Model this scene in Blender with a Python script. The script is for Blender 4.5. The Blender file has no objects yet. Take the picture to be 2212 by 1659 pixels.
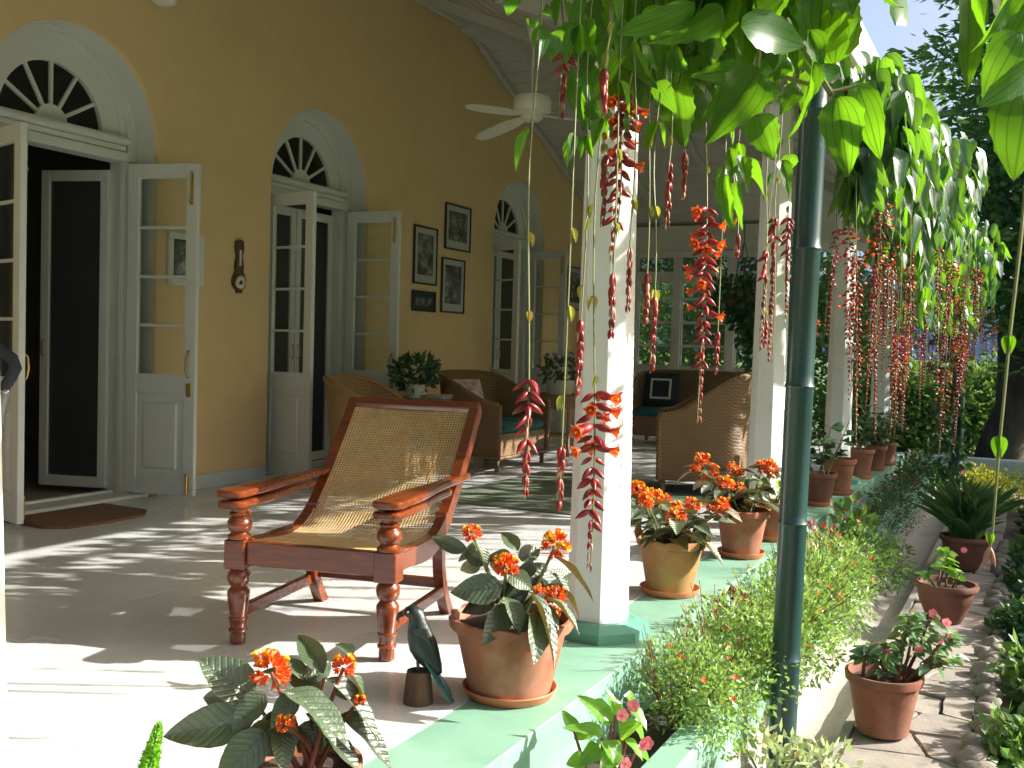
import bpy, math, random
import numpy as np
from mathutils import Vector, Matrix, Euler
from math import radians as R_, sin, cos, pi, sqrt
rng = random.Random(7)
nrng = np.random.default_rng(7)
scn = bpy.context.scene
COL = scn.collection
# ------------------------------------------------------------------ camera, sky, sun, exposure
PW, PH, FPX, CAMH = 2212.0, 1659.0, 2200.0, 1.2          # pixel frame used when measuring the photograph
YAW, PITCH, ROLL = R_(26.9), R_(-2.1), 0.028
FW = Vector((-sin(YAW)*cos(PITCH), cos(YAW)*cos(PITCH), sin(PITCH)))
_r0 = Vector((cos(YAW), sin(YAW), 0)); _u0 = _r0.cross(FW)
RT = _r0*cos(ROLL)+_u0*sin(ROLL); UP = -_r0*sin(ROLL)+_u0*cos(ROLL)
CP = Vector((0, 0, CAMH))
cam = bpy.data.cameras.new('camera'); camo = bpy.data.objects.new('camera', cam); COL.objects.link(camo)
cam.sensor_width = 36; cam.lens = 36*FPX/PW; cam.clip_start = .05; cam.clip_end = 6000
mw = Matrix.Identity(4)
for i in range(3):
    mw[i][0] = RT[i]; mw[i][1] = UP[i]; mw[i][2] = -FW[i]; mw[i][3] = CP[i]
camo.matrix_world = mw
scn.camera = camo
SUN_EL, SUN_AZ = R_(30.0), math.atan2(.87, .49)           # azimuth clockwise from +Y
world = bpy.data.worlds.new("World"); scn.world = world; world.use_nodes = True
wn = world.node_tree; bgn = wn.nodes['Background']
sky = wn.nodes.new('ShaderNodeTexSky'); sky.sky_type = 'NISHITA'; sky.sun_disc = False
sky.sun_elevation = SUN_EL; sky.sun_rotation = SUN_AZ; sky.altitude = 300; sky.air_density = 1.0; sky.dust_density = 8.0
wn.links.new(sky.outputs[0], bgn.inputs[0]); bgn.inputs[1].default_value = .095
sl = bpy.data.lights.new('sun', 'SUN'); sl.energy = 5.0; sl.angle = R_(.53); sl.color = (1, .965, .91)
so = bpy.data.objects.new('sun', sl); COL.objects.link(so)
SD = Vector((sin(SUN_AZ)*cos(SUN_EL), cos(SUN_AZ)*cos(SUN_EL), sin(SUN_EL)))
so.rotation_euler = SD.to_track_quat('Z', 'Y').to_euler(); so.location = (8, 8, 12)
scn.view_settings.view_transform = 'Standard'; scn.view_settings.look = 'None'
scn.view_settings.exposure = 1.45; scn.view_settings.gamma = 1; scn.view_settings.use_curve_mapping = False

# ------------------------------------------------------------------ measuring helpers
def ray(x, y):
    d = FW*FPX + RT*(x-PW/2) - UP*(y-PH/2)
    return d/d.dot(FW)
def at(x, y, depth): return CP + ray(x, y)*depth
def onz(x, y, z):
    d = ray(x, y); return CP + d*((z-CAMH)/d.z)
def linex(x, y, X):                                       # the point seen at (x, y) on the upright plane x = X
    d = ray(x, y); return CP + d*(X/d.x)
def oney(x, y, Y):
    d = ray(x, y); return CP + d*(Y/d.y)

# ------------------------------------------------------------------ mesh and object helpers
WM = {}
class MB:
    def __init__(s): s.v = []; s.f = []; s.mi = []; s.uv = {}; s.cur = 0
    def add(s, vs, fs, M=None, uvs=None):
        o = len(s.v)
        s.v.extend([tuple(M @ Vector(p)) for p in vs] if M is not None else [tuple(p) for p in vs])
        for k, q in enumerate(fs):
            if uvs is not None: s.uv[len(s.f)] = [uvs[i] for i in q]
            s.f.append([i+o for i in q]); s.mi.append(s.cur)
        return s
    def box(s, x0, x1, y0, y1, z0, z1, b=0, M=None):
        if x0 > x1: x0, x1 = x1, x0
        if y0 > y1: y0, y1 = y1, y0
        if z0 > z1: z0, z1 = z1, z0
        if b <= 0:
            vs = [(x, y, z) for x in (x0, x1) for y in (y0, y1) for z in (z0, z1)]
            return s.add(vs, [(0,1,3,2),(4,6,7,5),(0,4,5,1),(2,3,7,6),(0,2,6,4),(1,5,7,3)], M)
        b = min(b, (x1-x0)*.45, (y1-y0)*.45, (z1-z0)*.45)
        vs = []; idx = {}
        for i, x in enumerate((x0, x1)):
            for j, y in enumerate((y0, y1)):
                for k, z in enumerate((z0, z1)):
                    xi, yi, zi = x+(b if i == 0 else -b), y+(b if j == 0 else -b), z+(b if k == 0 else -b)
                    idx[i,j,k] = len(vs); vs += [(x, yi, zi), (xi, y, zi), (xi, yi, z)]
        F = []
        g = lambda i, j, k, a: idx[i,j,k]+a
        F += [(g(0,0,0,0),g(0,0,1,0),g(0,1,1,0),g(0,1,0,0)), (g(1,0,0,0),g(1,1,0,0),g(1,1,1,0),g(1,0,1,0)),
              (g(0,0,0,1),g(1,0,0,1),g(1,0,1,1),g(0,0,1,1)), (g(0,1,0,1),g(0,1,1,1),g(1,1,1,1),g(1,1,0,1)),
              (g(0,0,0,2),g(0,1,0,2),g(1,1,0,2),g(1,0,0,2)), (g(0,0,1,2),g(1,0,1,2),g(1,1,1,2),g(0,1,1,2))]
        for j in (0,1):
            for k in (0,1): F.append((g(0,j,k,1),g(1,j,k,1),g(1,j,k,2),g(0,j,k,2)))
        for i in (0,1):
            for k in (0,1): F.append((g(i,0,k,0),g(i,1,k,0),g(i,1,k,2),g(i,0,k,2)))
        for i in (0,1):
            for j in (0,1): F.append((g(i,j,0,0),g(i,j,1,0),g(i,j,1,1),g(i,j,0,1)))
        for i in (0,1):
            for j in (0,1):
                for k in (0,1): F.append((g(i,j,k,0),g(i,j,k,1),g(i,j,k,2)))
        return s.add(vs, F, M)
    def lathe(s, prof, n=20, M=None, cap=True, wav=None):
        vs = []; F = []
        for (r, z) in prof:
            for i in range(n):
                a = 2*pi*i/n; rr = r; zz = z
                if wav and r > wav[0]: rr = r*(1+wav[1]*cos(wav[2]*a)); zz = z+wav[3]*cos(wav[2]*a)
                vs.append((rr*cos(a), rr*sin(a), zz))
        m = len(prof)
        for k in range(m-1):
            for i in range(n):
                j = (i+1) % n; F.append((k*n+i, k*n+j, (k+1)*n+j, (k+1)*n+i))
        if cap:
            F.append(tuple(range(n-1, -1, -1))); F.append(tuple((m-1)*n+i for i in range(n)))
        return s.add(vs, F, M)
    def tube(s, pts, rad, n=6, M=None, cap=True):
        pts = [Vector(p) for p in pts]; m = len(pts)
        if not hasattr(rad, '__len__'): rad = [rad]*m
        vs = []; F = []; up = None
        for k in range(m):
            t = (pts[min(k+1, m-1)]-pts[max(k-1, 0)])
            t = t.normalized() if t.length > 1e-9 else Vector((0,0,1))
            if up is None: up = t.orthogonal().normalized()
            up = (up - t*up.dot(t)); up = up.normalized() if up.length > 1e-6 else t.orthogonal().normalized()
            w = t.cross(up)
            for i in range(n):
                a = 2*pi*i/n; vs.append(tuple(pts[k] + (up*cos(a)+w*sin(a))*rad[k]))
        for k in range(m-1):
            for i in range(n):
                j = (i+1) % n; F.append((k*n+i, k*n+j, (k+1)*n+j, (k+1)*n+i))
        if cap: F.append(tuple(range(n-1, -1, -1))); F.append(tuple((m-1)*n+i for i in range(n)))
        return s.add(vs, F, M)
    def loft(s, rings, M=None, cap=True, closed=True):
        n = len(rings[0]); vs = [p for r in rings for p in r]; F = []
        for k in range(len(rings)-1):
            for i in range(n if closed else n-1):
                j = (i+1) % n; F.append((k*n+i, k*n+j, (k+1)*n+j, (k+1)*n+i))
        if cap: F.append(tuple(range(n-1, -1, -1))); F.append(tuple((len(rings)-1)*n+i for i in range(n)))
        return s.add(vs, F, M)
    def prism(s, poly, z0, z1, M=None):
        n = len(poly); vs = [(x, y, z0) for x, y in poly]+[(x, y, z1) for x, y in poly]
        F = [tuple(range(n-1, -1, -1)), tuple(range(n, 2*n))]+[(i, (i+1) % n, n+(i+1) % n, n+i) for i in range(n)]
        return s.add(vs, F, M)
    def ball(s, c, r, nu=10, nv=7, sc=(1,1,1), M=None):
        vs = []; F = []
        for k in range(nv+1):
            t = pi*k/nv
            for i in range(nu):
                a = 2*pi*i/nu; vs.append((c[0]+r*sc[0]*sin(t)*cos(a), c[1]+r*sc[1]*sin(t)*sin(a), c[2]-r*sc[2]*cos(t)))
        for k in range(nv):
            for i in range(nu):
                j = (i+1) % nu; F.append((k*nu+i, k*nu+j, (k+1)*nu+j, (k+1)*nu+i))
        return s.add(vs, F, M)
    def mesh(s, name, mats, smooth=True, sharp=40):
        me = bpy.data.meshes.new(name); me.from_pydata(s.v, [], s.f)
        if not isinstance(mats, (list, tuple)): mats = [mats]
        for m in mats: me.materials.append(m)
        if len(mats) > 1: me.polygons.foreach_set('material_index', s.mi)
        if s.uv:
            l = me.uv_layers.new(name='UVMap'); arr = []
            for k, q in enumerate(s.f):
                for i in range(len(q)): arr += list(s.uv[k][i]) if k in s.uv else [0, 0]
            l.data.foreach_set('uv', arr)
        me.validate(clean_customdata=False)
        if smooth:
            me.polygons.foreach_set('use_smooth', [True]*len(me.polygons))
            if sharp and sharp < 180: me.set_sharp_from_angle(angle=R_(sharp))
        me.update(); return me
def link(name, data, parent=None, M=None):
    o = bpy.data.objects.new(name, data); COL.objects.link(o)
    M = Matrix.Identity(4) if M is None else M
    if parent is not None:
        o.parent = parent; o.matrix_basis = WM[parent.name].inverted() @ M
    else: o.matrix_basis = M
    WM[o.name] = M
    return o
def obj(name, mb, mats, parent=None, M=None, smooth=True, sharp=40):
    me = mb.mesh(name, mats, smooth, sharp) if isinstance(mb, MB) else mb
    return link(name, me, parent, M)
def tag(o, label, cat, group=None, kind=None):
    if label: o['label'] = label
    if cat: o['category'] = cat
    if group: o['group'] = group
    if kind: o['kind'] = kind
    return o
def thing(name, label, cat, loc=(0,0,0), rz=0, group=None, s=1):
    M = Matrix.Translation(Vector(loc)) @ Matrix.Rotation(rz, 4, 'Z') @ Matrix.Scale(s, 4)
    return tag(link(name, None, None, M), label, cat, group)
def struct(name, mb, mats, smooth=False, M=None):
    return tag(obj(name, mb, mats, None, M, smooth), None, None, None, 'structure')
KIDS = {}
def dup(o, M, parent=None):
    c = o.copy(); COL.objects.link(c)
    if parent is None: c.matrix_basis = M; WM[c.name] = M
    else: c.parent = parent; WM[c.name] = WM[parent.name] @ c.matrix_basis
    for ch in o.children: dup(ch, None, c)
    return c
def TR(loc, rz=0, s=1): return Matrix.Translation(Vector(loc)) @ Matrix.Rotation(rz, 4, 'Z') @ Matrix.Scale(s, 4)
def frame(o, x, y, z, sx=1, sy=1, sz=1):
    M = Matrix.Identity(4)
    for i in range(3): M[i][0] = x[i]*sx; M[i][1] = y[i]*sy; M[i][2] = z[i]*sz; M[i][3] = o[i]
    return M
def leafM(B, T, w, roll=0, face=None):
    """matrix that lays a unit leaf (y 0..1, x +-.5) from B to T, width w; its upper side turned to `face`, then rolled"""
    ax = T-B; L = ax.length; ax = ax/L
    n = (Vector(face) if face is not None else Vector((0,0,1))); n = n-ax*n.dot(ax)
    if n.length < .05: n = ax.orthogonal()
    n.normalize(); x = ax.cross(n); c, sn = cos(roll), sin(roll)
    x, n = x*c+n*sn, n*c-x*sn
    return frame(B, x, ax, n, w, L, L)

# ------------------------------------------------------------------ materials
MATS = {}
def nt(name):
    m = bpy.data.materials.new(name); m.use_nodes = True; t = m.node_tree
    return m, t, t.nodes['Principled BSDF'], t.nodes['Material Output']
def N(t, typ, **kw):
    n = t.nodes.new(typ)
    for k, v in kw.items():
        if k.startswith('i_'):
            n.inputs[k[2:].replace('_', ' ')].default_value = v
        else: setattr(n, k, v)
    return n
def L(t, a, b): t.links.new(a, b)
def math_(t, op, a, b=None, clamp=False):
    n = N(t, 'ShaderNodeMath', operation=op); n.use_clamp = clamp
    for k, v in enumerate((a, b)):
        if v is None: continue
        if isinstance(v, (int, float)): n.inputs[k].default_value = v
        else: L(t, v, n.inputs[k])
    return n.outputs[0]
def mixc(t, fac, a, b, mode='MIX'):
    n = N(t, 'ShaderNodeMix', data_type='RGBA', blend_type=mode)
    for s, v in ((n.inputs[0], fac), (n.inputs[6], a), (n.inputs[7], b)):
        if isinstance(v, (int, float)): s.default_value = v
        elif isinstance(v, (tuple, list)): s.default_value = (*v[:3], 1)
        else: L(t, v, s)
    return n.outputs[2]
def noise(t, scale, detail=4, rough=.55, vec=None, dim='3D'):
    n = N(t, 'ShaderNodeTexNoise'); n.inputs['Scale'].default_value = scale
    n.inputs['Detail'].default_value = detail; n.inputs['Roughness'].default_value = rough
    if vec is not None: L(t, vec, n.inputs['Vector'])
    return n
def ramp(t, fac, stops):
    n = N(t, 'ShaderNodeValToRGB'); e = n.color_ramp.elements
    while len(e) < len(stops): e.new(.5)
    for k, (p, c) in enumerate(stops): e[k].position = p; e[k].color = (*c, 1) if len(c) == 3 else c
    L(t, fac, n.inputs[0]); return n.outputs[0]
def coords(t, kind='Object', scale=None):
    tc = N(t, 'ShaderNodeTexCoord')
    if scale is None: return tc.outputs[kind]
    mp = N(t, 'ShaderNodeMapping'); mp.inputs['Scale'].default_value = scale
    L(t, tc.outputs[kind], mp.inputs[0]); return mp.outputs[0]
def bump(t, p, h, strength=.3, dist=.01):
    b = N(t, 'ShaderNodeBump'); b.inputs['Strength'].default_value = strength; b.inputs['Distance'].default_value = dist
    L(t, h, b.inputs['Height']); L(t, b.outputs[0], p.inputs['Normal']); return b
def paint(name, col, rough=.5, var=.12, scale=3, bscale=40, bs=.15, dirt=None, coat=0, spec=.5, metal=0, var2=None, stretch=None):
    m, t, p, o = nt(name); v = coords(t, 'Object', stretch)
    n1 = noise(t, scale, 5, .6, v); c2 = tuple(c*(1-var) for c in col); c1 = tuple(min(1, c*(1+var)) for c in col)
    c = ramp(t, n1.outputs[0], [(.3, c2), (.7, c1)])
    if var2: c = mixc(t, math_(t, 'MULTIPLY', ramp(t, noise(t, var2[1], 3, .6, v).outputs[0], [(.45, (0,0,0)), (.7, (1,1,1))]), var2[2]), c, var2[0])
    if dirt:
        d = ramp(t, noise(t, dirt[1], 6, .7, v).outputs[0], [(dirt[3] if len(dirt) > 3 else .55, (0,0,0)), (.75, (1,1,1))])
        c = mixc(t, math_(t, 'MULTIPLY', d, dirt[2]), c, dirt[0])
    L(t, c, p.inputs['Base Color']); p.inputs['Roughness'].default_value = rough; p.inputs['Metallic'].default_value = metal
    p.inputs['Specular IOR Level'].default_value = spec
    p.inputs['Coat Weight'].default_value = coat; p.inputs['Coat Roughness'].default_value = .08
    if bs: bump(t, p, noise(t, bscale, 4, .6, v).outputs[0], bs, .004)
    return m
def leafmat(name, top, under=None, trans=(.3,.55,.04), tf=.35, rough=.35, vein=None, vstyle='pinnate', vn=9, rug=.0, var=.25, spec=.5, edge=None):
    m, t, p, o = nt(name)
    oi = N(t, 'ShaderNodeObjectInfo'); ge = N(t, 'ShaderNodeNewGeometry')
    rnd = math_(t, 'FRACT', math_(t, 'ADD', oi.outputs['Random'], ge.outputs['Random Per Island']))
    c = ramp(t, rnd, [(0, tuple(x*(1-var) for x in top)), (.5, top), (.93, tuple(min(1, x*(1+var)) for x in top)), (1, (min(1, top[0]*2.4+.02), top[1]*1.15, top[2]*.8))])
    tcol = ramp(t, rnd, [(0, tuple(x*.75 for x in trans)), (1, tuple(min(1, x*1.15) for x in trans))])
    if under is not None: c = mixc(t, ge.outputs['Backfacing'], c, under)
    if vein is not None:
        uv = N(t, 'ShaderNodeSeparateXYZ'); L(t, N(t, 'ShaderNodeTexCoord').outputs['UV'], uv.inputs[0])
        u, v = uv.outputs[0], uv.outputs[1]
        au = math_(t, 'ABSOLUTE', math_(t, 'SUBTRACT', u, .5))
        mid = math_(t, 'LESS_THAN', au, .018)
        if vstyle == 'palmate':      # three pairs of veins that arc from the base
            ms = mid
            for k in (.2, .38):
                w = math_(t, 'MULTIPLY', math_(t, 'POWER', math_(t, 'SINE', math_(t, 'MULTIPLY', math_(t, 'POWER', v, .75), pi)), .8), k)
                ms = math_(t, 'MAXIMUM', ms, math_(t, 'LESS_THAN', math_(t, 'ABSOLUTE', math_(t, 'SUBTRACT', au, w)), .011))
            q = math_(t, 'FRACT', math_(t, 'MULTIPLY', math_(t, 'SUBTRACT', v, math_(t, 'MULTIPLY', au, .5)), vn))
            fine = math_(t, 'MULTIPLY', math_(t, 'LESS_THAN', math_(t, 'ABSOLUTE', math_(t, 'SUBTRACT', q, .5)), .05), .16)
            ms = math_(t, 'MAXIMUM', ms, fine)
        else:
            q = math_(t, 'FRACT', math_(t, 'MULTIPLY', math_(t, 'SUBTRACT', v, math_(t, 'MULTIPLY', au, .55)), vn))
            side = math_(t, 'LESS_THAN', math_(t, 'ABSOLUTE', math_(t, 'SUBTRACT', q, .5)), .075)
            ms = math_(t, 'MAXIMUM', mid, math_(t, 'MULTIPLY', side, .8))
        c = mixc(t, math_(t, 'MULTIPLY', ms, .75), c, vein)
        tcol = mixc(t, math_(t, 'MULTIPLY', ms, .7), tcol, tuple(x*.35 for x in trans))
        if rug:
            mp = N(t, 'ShaderNodeMapping'); mp.inputs['Scale'].default_value = (6, 11, 1); L(t, N(t, 'ShaderNodeTexCoord').outputs['UV'], mp.inputs[0])
            vo = N(t, 'ShaderNodeTexVoronoi'); vo.inputs['Scale'].default_value = 3.2; L(t, mp.outputs[0], vo.inputs['Vector'])
            q2 = math_(t, 'ABSOLUTE', math_(t, 'SUBTRACT', q, .5))
            hh = math_(t, 'SUBTRACT', math_(t, 'MULTIPLY', math_(t, 'MINIMUM', q2, .25), 2.5), math_(t, 'MULTIPLY', vo.outputs['Distance'], .35))
            bump(t, p, hh, rug, .006)
        else: bump(t, p, math_(t, 'SUBTRACT', 1, ms), .35, .002)
    L(t, c, p.inputs['Base Color']); p.inputs['Roughness'].default_value = rough; p.inputs['Specular IOR Level'].default_value = spec
    tr = N(t, 'ShaderNodeBsdfTranslucent'); L(t, tcol, tr.inputs[0])
    mx = N(t, 'ShaderNodeMixShader'); mx.inputs[0].default_value = tf
    L(t, p.outputs[0], mx.inputs[1]); L(t, tr.outputs[0], mx.inputs[2]); L(t, mx.outputs[0], o.inputs[0])
    return m
def wood(name, c1, c2, rough=.25, coat=.6, scale=(6,60,60)):
    m, t, p, o = nt(name); v = coords(t, 'Object', scale)
    n = noise(t, 1.2, 6, .65, v); c = ramp(t, n.outputs[0], [(.3, c1), (.72, c2)])
    L(t, c, p.inputs['Base Color']); p.inputs['Roughness'].default_value = rough
    p.inputs['Coat Weight'].default_value = coat; p.inputs['Coat Roughness'].default_value = .095
    bump(t, p, n.outputs[0], .05, .002); return m
def wicker(name, c1, c2):
    m, t, p, o = nt(name); v = coords(t, 'Object')
    w1 = N(t, 'ShaderNodeTexWave', wave_type='BANDS', bands_direction='Z'); w1.inputs['Scale'].default_value = 26; w1.inputs['Distortion'].default_value = .8
    w2 = N(t, 'ShaderNodeTexWave', wave_type='BANDS', bands_direction='DIAGONAL'); w2.inputs['Scale'].default_value = 18; w2.inputs['Distortion'].default_value = .4
    L(t, v, w1.inputs[0]); L(t, v, w2.inputs[0])
    h = math_(t, 'MULTIPLY', w1.outputs['Fac'], math_(t, 'ADD', math_(t, 'MULTIPLY', w2.outputs['Fac'], .7), .3))
    c = ramp(t, h, [(.05, tuple(x*.35 for x in c1)), (.35, c1), (.9, c2)])
    c = mixc(t, .35, c, mixc(t, noise(t, 5, 4).outputs[0], c1, c2))
    L(t, c, p.inputs['Base Color']); p.inputs['Roughness'].default_value = .5; bump(t, p, h, .8, .006); return m
def glass(name, tint=(.9,.95,.95), gloss=.1, dark=0):
    m, t, p, o = nt(name)
    tr = N(t, 'ShaderNodeBsdfTransparent'); tr.inputs[0].default_value = (*tint, 1)
    gl = N(t, 'ShaderNodeBsdfGlossy'); gl.inputs['Roughness'].default_value = .03
    fr = N(t, 'ShaderNodeFresnel'); fr.inputs[0].default_value = 1.5
    mx = N(t, 'ShaderNodeMixShader'); L(t, math_(t, 'ADD', math_(t, 'MULTIPLY', fr.outputs[0], .8), gloss*.3), mx.inputs[0])
    L(t, tr.outputs[0], mx.inputs[1]); L(t, gl.outputs[0], mx.inputs[2]); L(t, mx.outputs[0], o.inputs[0])
    return m
M_WALL = paint('buff_wall_plaster', (.70,.50,.265), .75, .035, .7, 120, .16, dirt=((.58,.43,.20), 1.6, .45, .5), var2=((.73,.58,.33), 6, .35))
M_WHITE = paint('white_door_paint', (.64,.65,.61), .42, .05, 2.5, 60, .06, dirt=((.42,.40,.34), 5, .35))
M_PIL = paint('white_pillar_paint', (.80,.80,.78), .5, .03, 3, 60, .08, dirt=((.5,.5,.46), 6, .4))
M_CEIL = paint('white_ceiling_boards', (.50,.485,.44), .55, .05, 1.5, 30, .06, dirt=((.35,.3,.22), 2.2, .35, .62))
M_GREEN = paint('green_plinth_paint', (.19,.365,.26), .42, .13, 2.2, 50, .1, dirt=((.19,.27,.22), 7, .6, .52), var2=((.27,.42,.32), 2.6, .7), spec=.4)
M_GREEN2 = paint('green_base_paint', (.10,.27,.20), .45, .12, 4, 50, .1)
M_POLE = paint('dark_green_gloss_bamboo', (.013,.048,.044), .34, .25, 6, 30, .06, coat=.3, dirt=((.25,.33,.3), 26, .5, .68), stretch=(1,1,.35))
M_SKIRT = paint('grey_skirting', (.50,.55,.56), .35, .08, 2, 40, .05)
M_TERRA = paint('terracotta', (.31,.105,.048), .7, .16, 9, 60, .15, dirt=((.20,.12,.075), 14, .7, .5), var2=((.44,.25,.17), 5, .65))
M_TERRA2 = paint('mossy_terracotta', (.36,.17,.06), .7, .2, 7, 60, .15, var2=((.30,.24,.06), 3.5, .8))
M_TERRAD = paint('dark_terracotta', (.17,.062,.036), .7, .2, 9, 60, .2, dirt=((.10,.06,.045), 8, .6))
M_SAUCER = paint('orange_saucer', (.50,.16,.065), .45, .08, 8, 60, .06)
M_SOIL = paint('dark_soil', (.045,.03,.02), .95, .4, 40, 90, .8)
M_WOOD = wood('polished_red_wood', (.085,.014,.0035), (.235,.050,.008), .26, .4)
M_CANE = paint('woven_cane', (.60,.415,.195), .5, .14, 30, 200, .25, var2=((.45,.27,.10), 9, .5))
M_WICK = wicker('brown_wicker', (.18,.095,.038), (.42,.25,.11))
M_WICK2 = wicker('honey_wicker', (.30,.16,.06), (.52,.31,.13))
M_BRASS = paint('brass', (.55,.38,.12), .3, .15, 20, 60, .05, metal=1)
M_BLACK = paint('black_frame', (.015,.015,.015), .3, .1, 8, 60, .03)
M_TEAL = paint('teal_cushion', (.012,.10,.10), .8, .15, 20, 300, .2)
M_CUSHN = paint('black_cushion', (.02,.025,.03), .85, .1, 20, 300, .2)
M_CREAM = paint('cream_cloth', (.62,.60,.54), .85, .06, 20, 300, .2)
M_FANW = paint('cream_fan_enamel', (.72,.70,.60), .3, .03, 4, 60, .02)
M_CONC = paint('drain_concrete', (.34,.31,.265), .85, .16, 4, 60, .6, dirt=((.13,.115,.095), 4, .8, .48))
M_STONE = paint('flagstone', (.27,.235,.20), .85, .2, 5, 50, .8, dirt=((.10,.085,.07), 7, .8, .5), var2=((.34,.29,.22), 3, .6))
M_COBB = paint('whitewashed_cobble', (.24,.21,.165), .85, .2, 9, 40, .5, dirt=((.13,.11,.085), 10, .7))
M_EARTH = paint('garden_earth', (.10,.07,.048), .95, .3, 8, 60, .7, var2=((.07,.09,.035), 3, .6))
M_PATHD = paint('brown_dirt_path', (.22,.16,.11), .95, .2, 5, 60, .5)
M_GRASS = paint('lawn', (.07,.13,.025), .95, .25, 3, 80, .6, var2=((.13,.12,.05), 1.2, .5))
M_LOWW = paint('white_garden_wall', (.62,.66,.68), .7, .1, 2, 40, .3, dirt=((.3,.34,.33), 3, .5))
M_MAT = paint('brown_coir_mat', (.17,.085,.04), .95, .25, 60, 200, .9)
M_RUG = paint('faded_green_rug', (.10,.14,.09), .95, .2, 7, 200, .4, var2=((.22,.22,.15), 4, .8))
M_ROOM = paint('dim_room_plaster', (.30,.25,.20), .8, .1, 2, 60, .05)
M_CURT = paint('red_curtain', (.30,.07,.04), .9, .2, 6, 100, .2)
M_GLASS = glass('clear_window_glass', (.90,.93,.92), .12)
M_GLASSD = glass('shade_tinted_glass', (.22,.23,.23), .10)  # dark tint imitates the dim ceiling mirrored in the far transom panes
def mesh_screen():
    m, t, p, o = nt('dark_insect_screen'); p.inputs['Base Color'].default_value = (.055,.06,.06,1); p.inputs['Roughness'].default_value = .6
    tr = N(t, 'ShaderNodeBsdfTransparent'); mx = N(t, 'ShaderNodeMixShader'); mx.inputs[0].default_value = .62
    L(t, tr.outputs[0], mx.inputs[1]); L(t, p.outputs[0], mx.inputs[2]); L(t, mx.outputs[0], o.inputs[0]); return m
M_SCREEN = mesh_screen()
def terrazzo():
    m, t, p, o = nt('pale_terrazzo'); v = coords(t)
    n1 = noise(t, 130, 2, .5, v); n2 = noise(t, 1.1, 5, .6, v); n3 = noise(t, 70, 2, .5, v)
    c = ramp(t, n2.outputs[0], [(.3, (.545,.55,.54)), (.7, (.635,.64,.63))])
    c = mixc(t, ramp(t, n1.outputs[0], [(.62, (0,0,0)), (.68, (1,1,1))]), c, (.34,.32,.28))
    c = mixc(t, ramp(t, n3.outputs[0], [(.63, (0,0,0)), (.7, (1,1,1))]), c, (.70,.68,.64))
    L(t, c, p.inputs['Base Color']); p.inputs['Specular IOR Level'].default_value = .5
    L(t, ramp(t, noise(t, 2.5, 4, .6, v).outputs[0], [(.3, (.16,.16,.16)), (.7, (.30,.30,.30))]), p.inputs['Roughness'])
    return m
M_TERRZ = terrazzo()
M_JOINT = paint('grey_joint', (.16,.155,.14), .9, .1)
# leaves
LF_VINE = leafmat('vine_leaf', (.026,.095,.018), (.07,.15,.05), (.23,.53,.010), .42, .36, (.03,.07,.012), 'palmate', 8, var=.4, spec=.32)
LF_VINEF = leafmat('vine_leaf_far', (.035,.11,.05), (.07,.14,.06), (.26,.58,.02), .34, .38, (.025,.07,.03), 'palmate', 7, var=.4, spec=.75)
LF_CHRY = leafmat('bronze_leaf', (.07,.11,.055), (.20,.075,.035), (.22,.20,.03), .14, .41, (.045,.06,.025), 'pinnate', 9, rug=.40, var=.3, spec=1.0)
LF_BEG = leafmat('begonia_leaf', (.13,.30,.04), (.16,.30,.07), (.42,.72,.05), .42, .22, (.16,.34,.07), 'palmate', 6, var=.15, spec=.6)
LF_SHRUB = leafmat('shrub_leaf', (.17,.29,.085), None, (.38,.58,.1), .34, .36, var=.4)
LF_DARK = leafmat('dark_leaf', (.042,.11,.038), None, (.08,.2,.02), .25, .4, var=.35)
LF_TREE = leafmat('tree_leaf', (.055,.14,.034), None, (.17,.40,.02), .36, .42, var=.45)
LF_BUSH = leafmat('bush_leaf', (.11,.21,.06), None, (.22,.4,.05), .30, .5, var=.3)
LF_GOLD = leafmat('golden_leaf', (.40,.42,.03), None, (.6,.62,.03), .35, .4, var=.25)
LF_BLADE = leafmat('strap_leaf', (.085,.175,.05), None, (.16,.32,.03), .28, .40, var=.3)
LF_VARI = leafmat('variegated_leaf', (.42,.50,.26), None, (.5,.6,.25), .30, .35, var=.45)
LF_RED = leafmat('red_leaf', (.18,.035,.02), None, (.5,.07,.03), .30, .3, var=.3)
LF_IMP = leafmat('impatiens_leaf', (.12,.23,.10), (.16,.24,.13), (.3,.5,.08), .30, .33, (.12,.22,.09), 'pinnate', 7, var=.25)
LF_LIME = leafmat('lime_spike', (.22,.5,.05), None, (.4,.8,.05), .4, .4, var=.2)
M_STEM = paint('green_stem', (.13,.17,.05), .5, .2, 20)
M_STEMR = paint('red_stem', (.20,.06,.03), .5, .2, 20)
M_STEMB = paint('brown_stem', (.12,.075,.04), .7, .2, 20)
M_VINEST = paint('vine_strand_stem', (.14,.15,.035), .5, .2, 20)
M_BARK = paint('dark_bark', (.045,.035,.027), .95, .35, 5, 18, 1.0, var2=((.12,.105,.085), 4, .6), stretch=(1,1,.3))
M_BUD = leafmat('maroon_bud', (.27,.028,.028), None, (.5,.05,.04), .22, .35, var=.3)
M_BUDP = leafmat('pale_bud', (.50,.22,.16), None, (.5,.25,.1), .22, .45, var=.3)
M_BRACT = leafmat('yellow_bract', (.26,.25,.05), None, (.5,.5,.06), .35, .4, var=.3)
M_ORANGE = leafmat('orange_corolla', (.62,.065,.018), None, (.9,.16,.02), .25, .4, var=.2)
M_CALYX = leafmat('orange_calyx', (.74,.125,.02), None, (.9,.18,.02), .25, .5, var=.3)
M_YEL = leafmat('yellow_corolla', (.80,.42,.015), None, (.9,.5,.03), .2, .45, var=.15)
M_PINK = leafmat('pink_petal', (.85,.17,.25), None, (1,.3,.35), .4, .5, var=.2)
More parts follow.
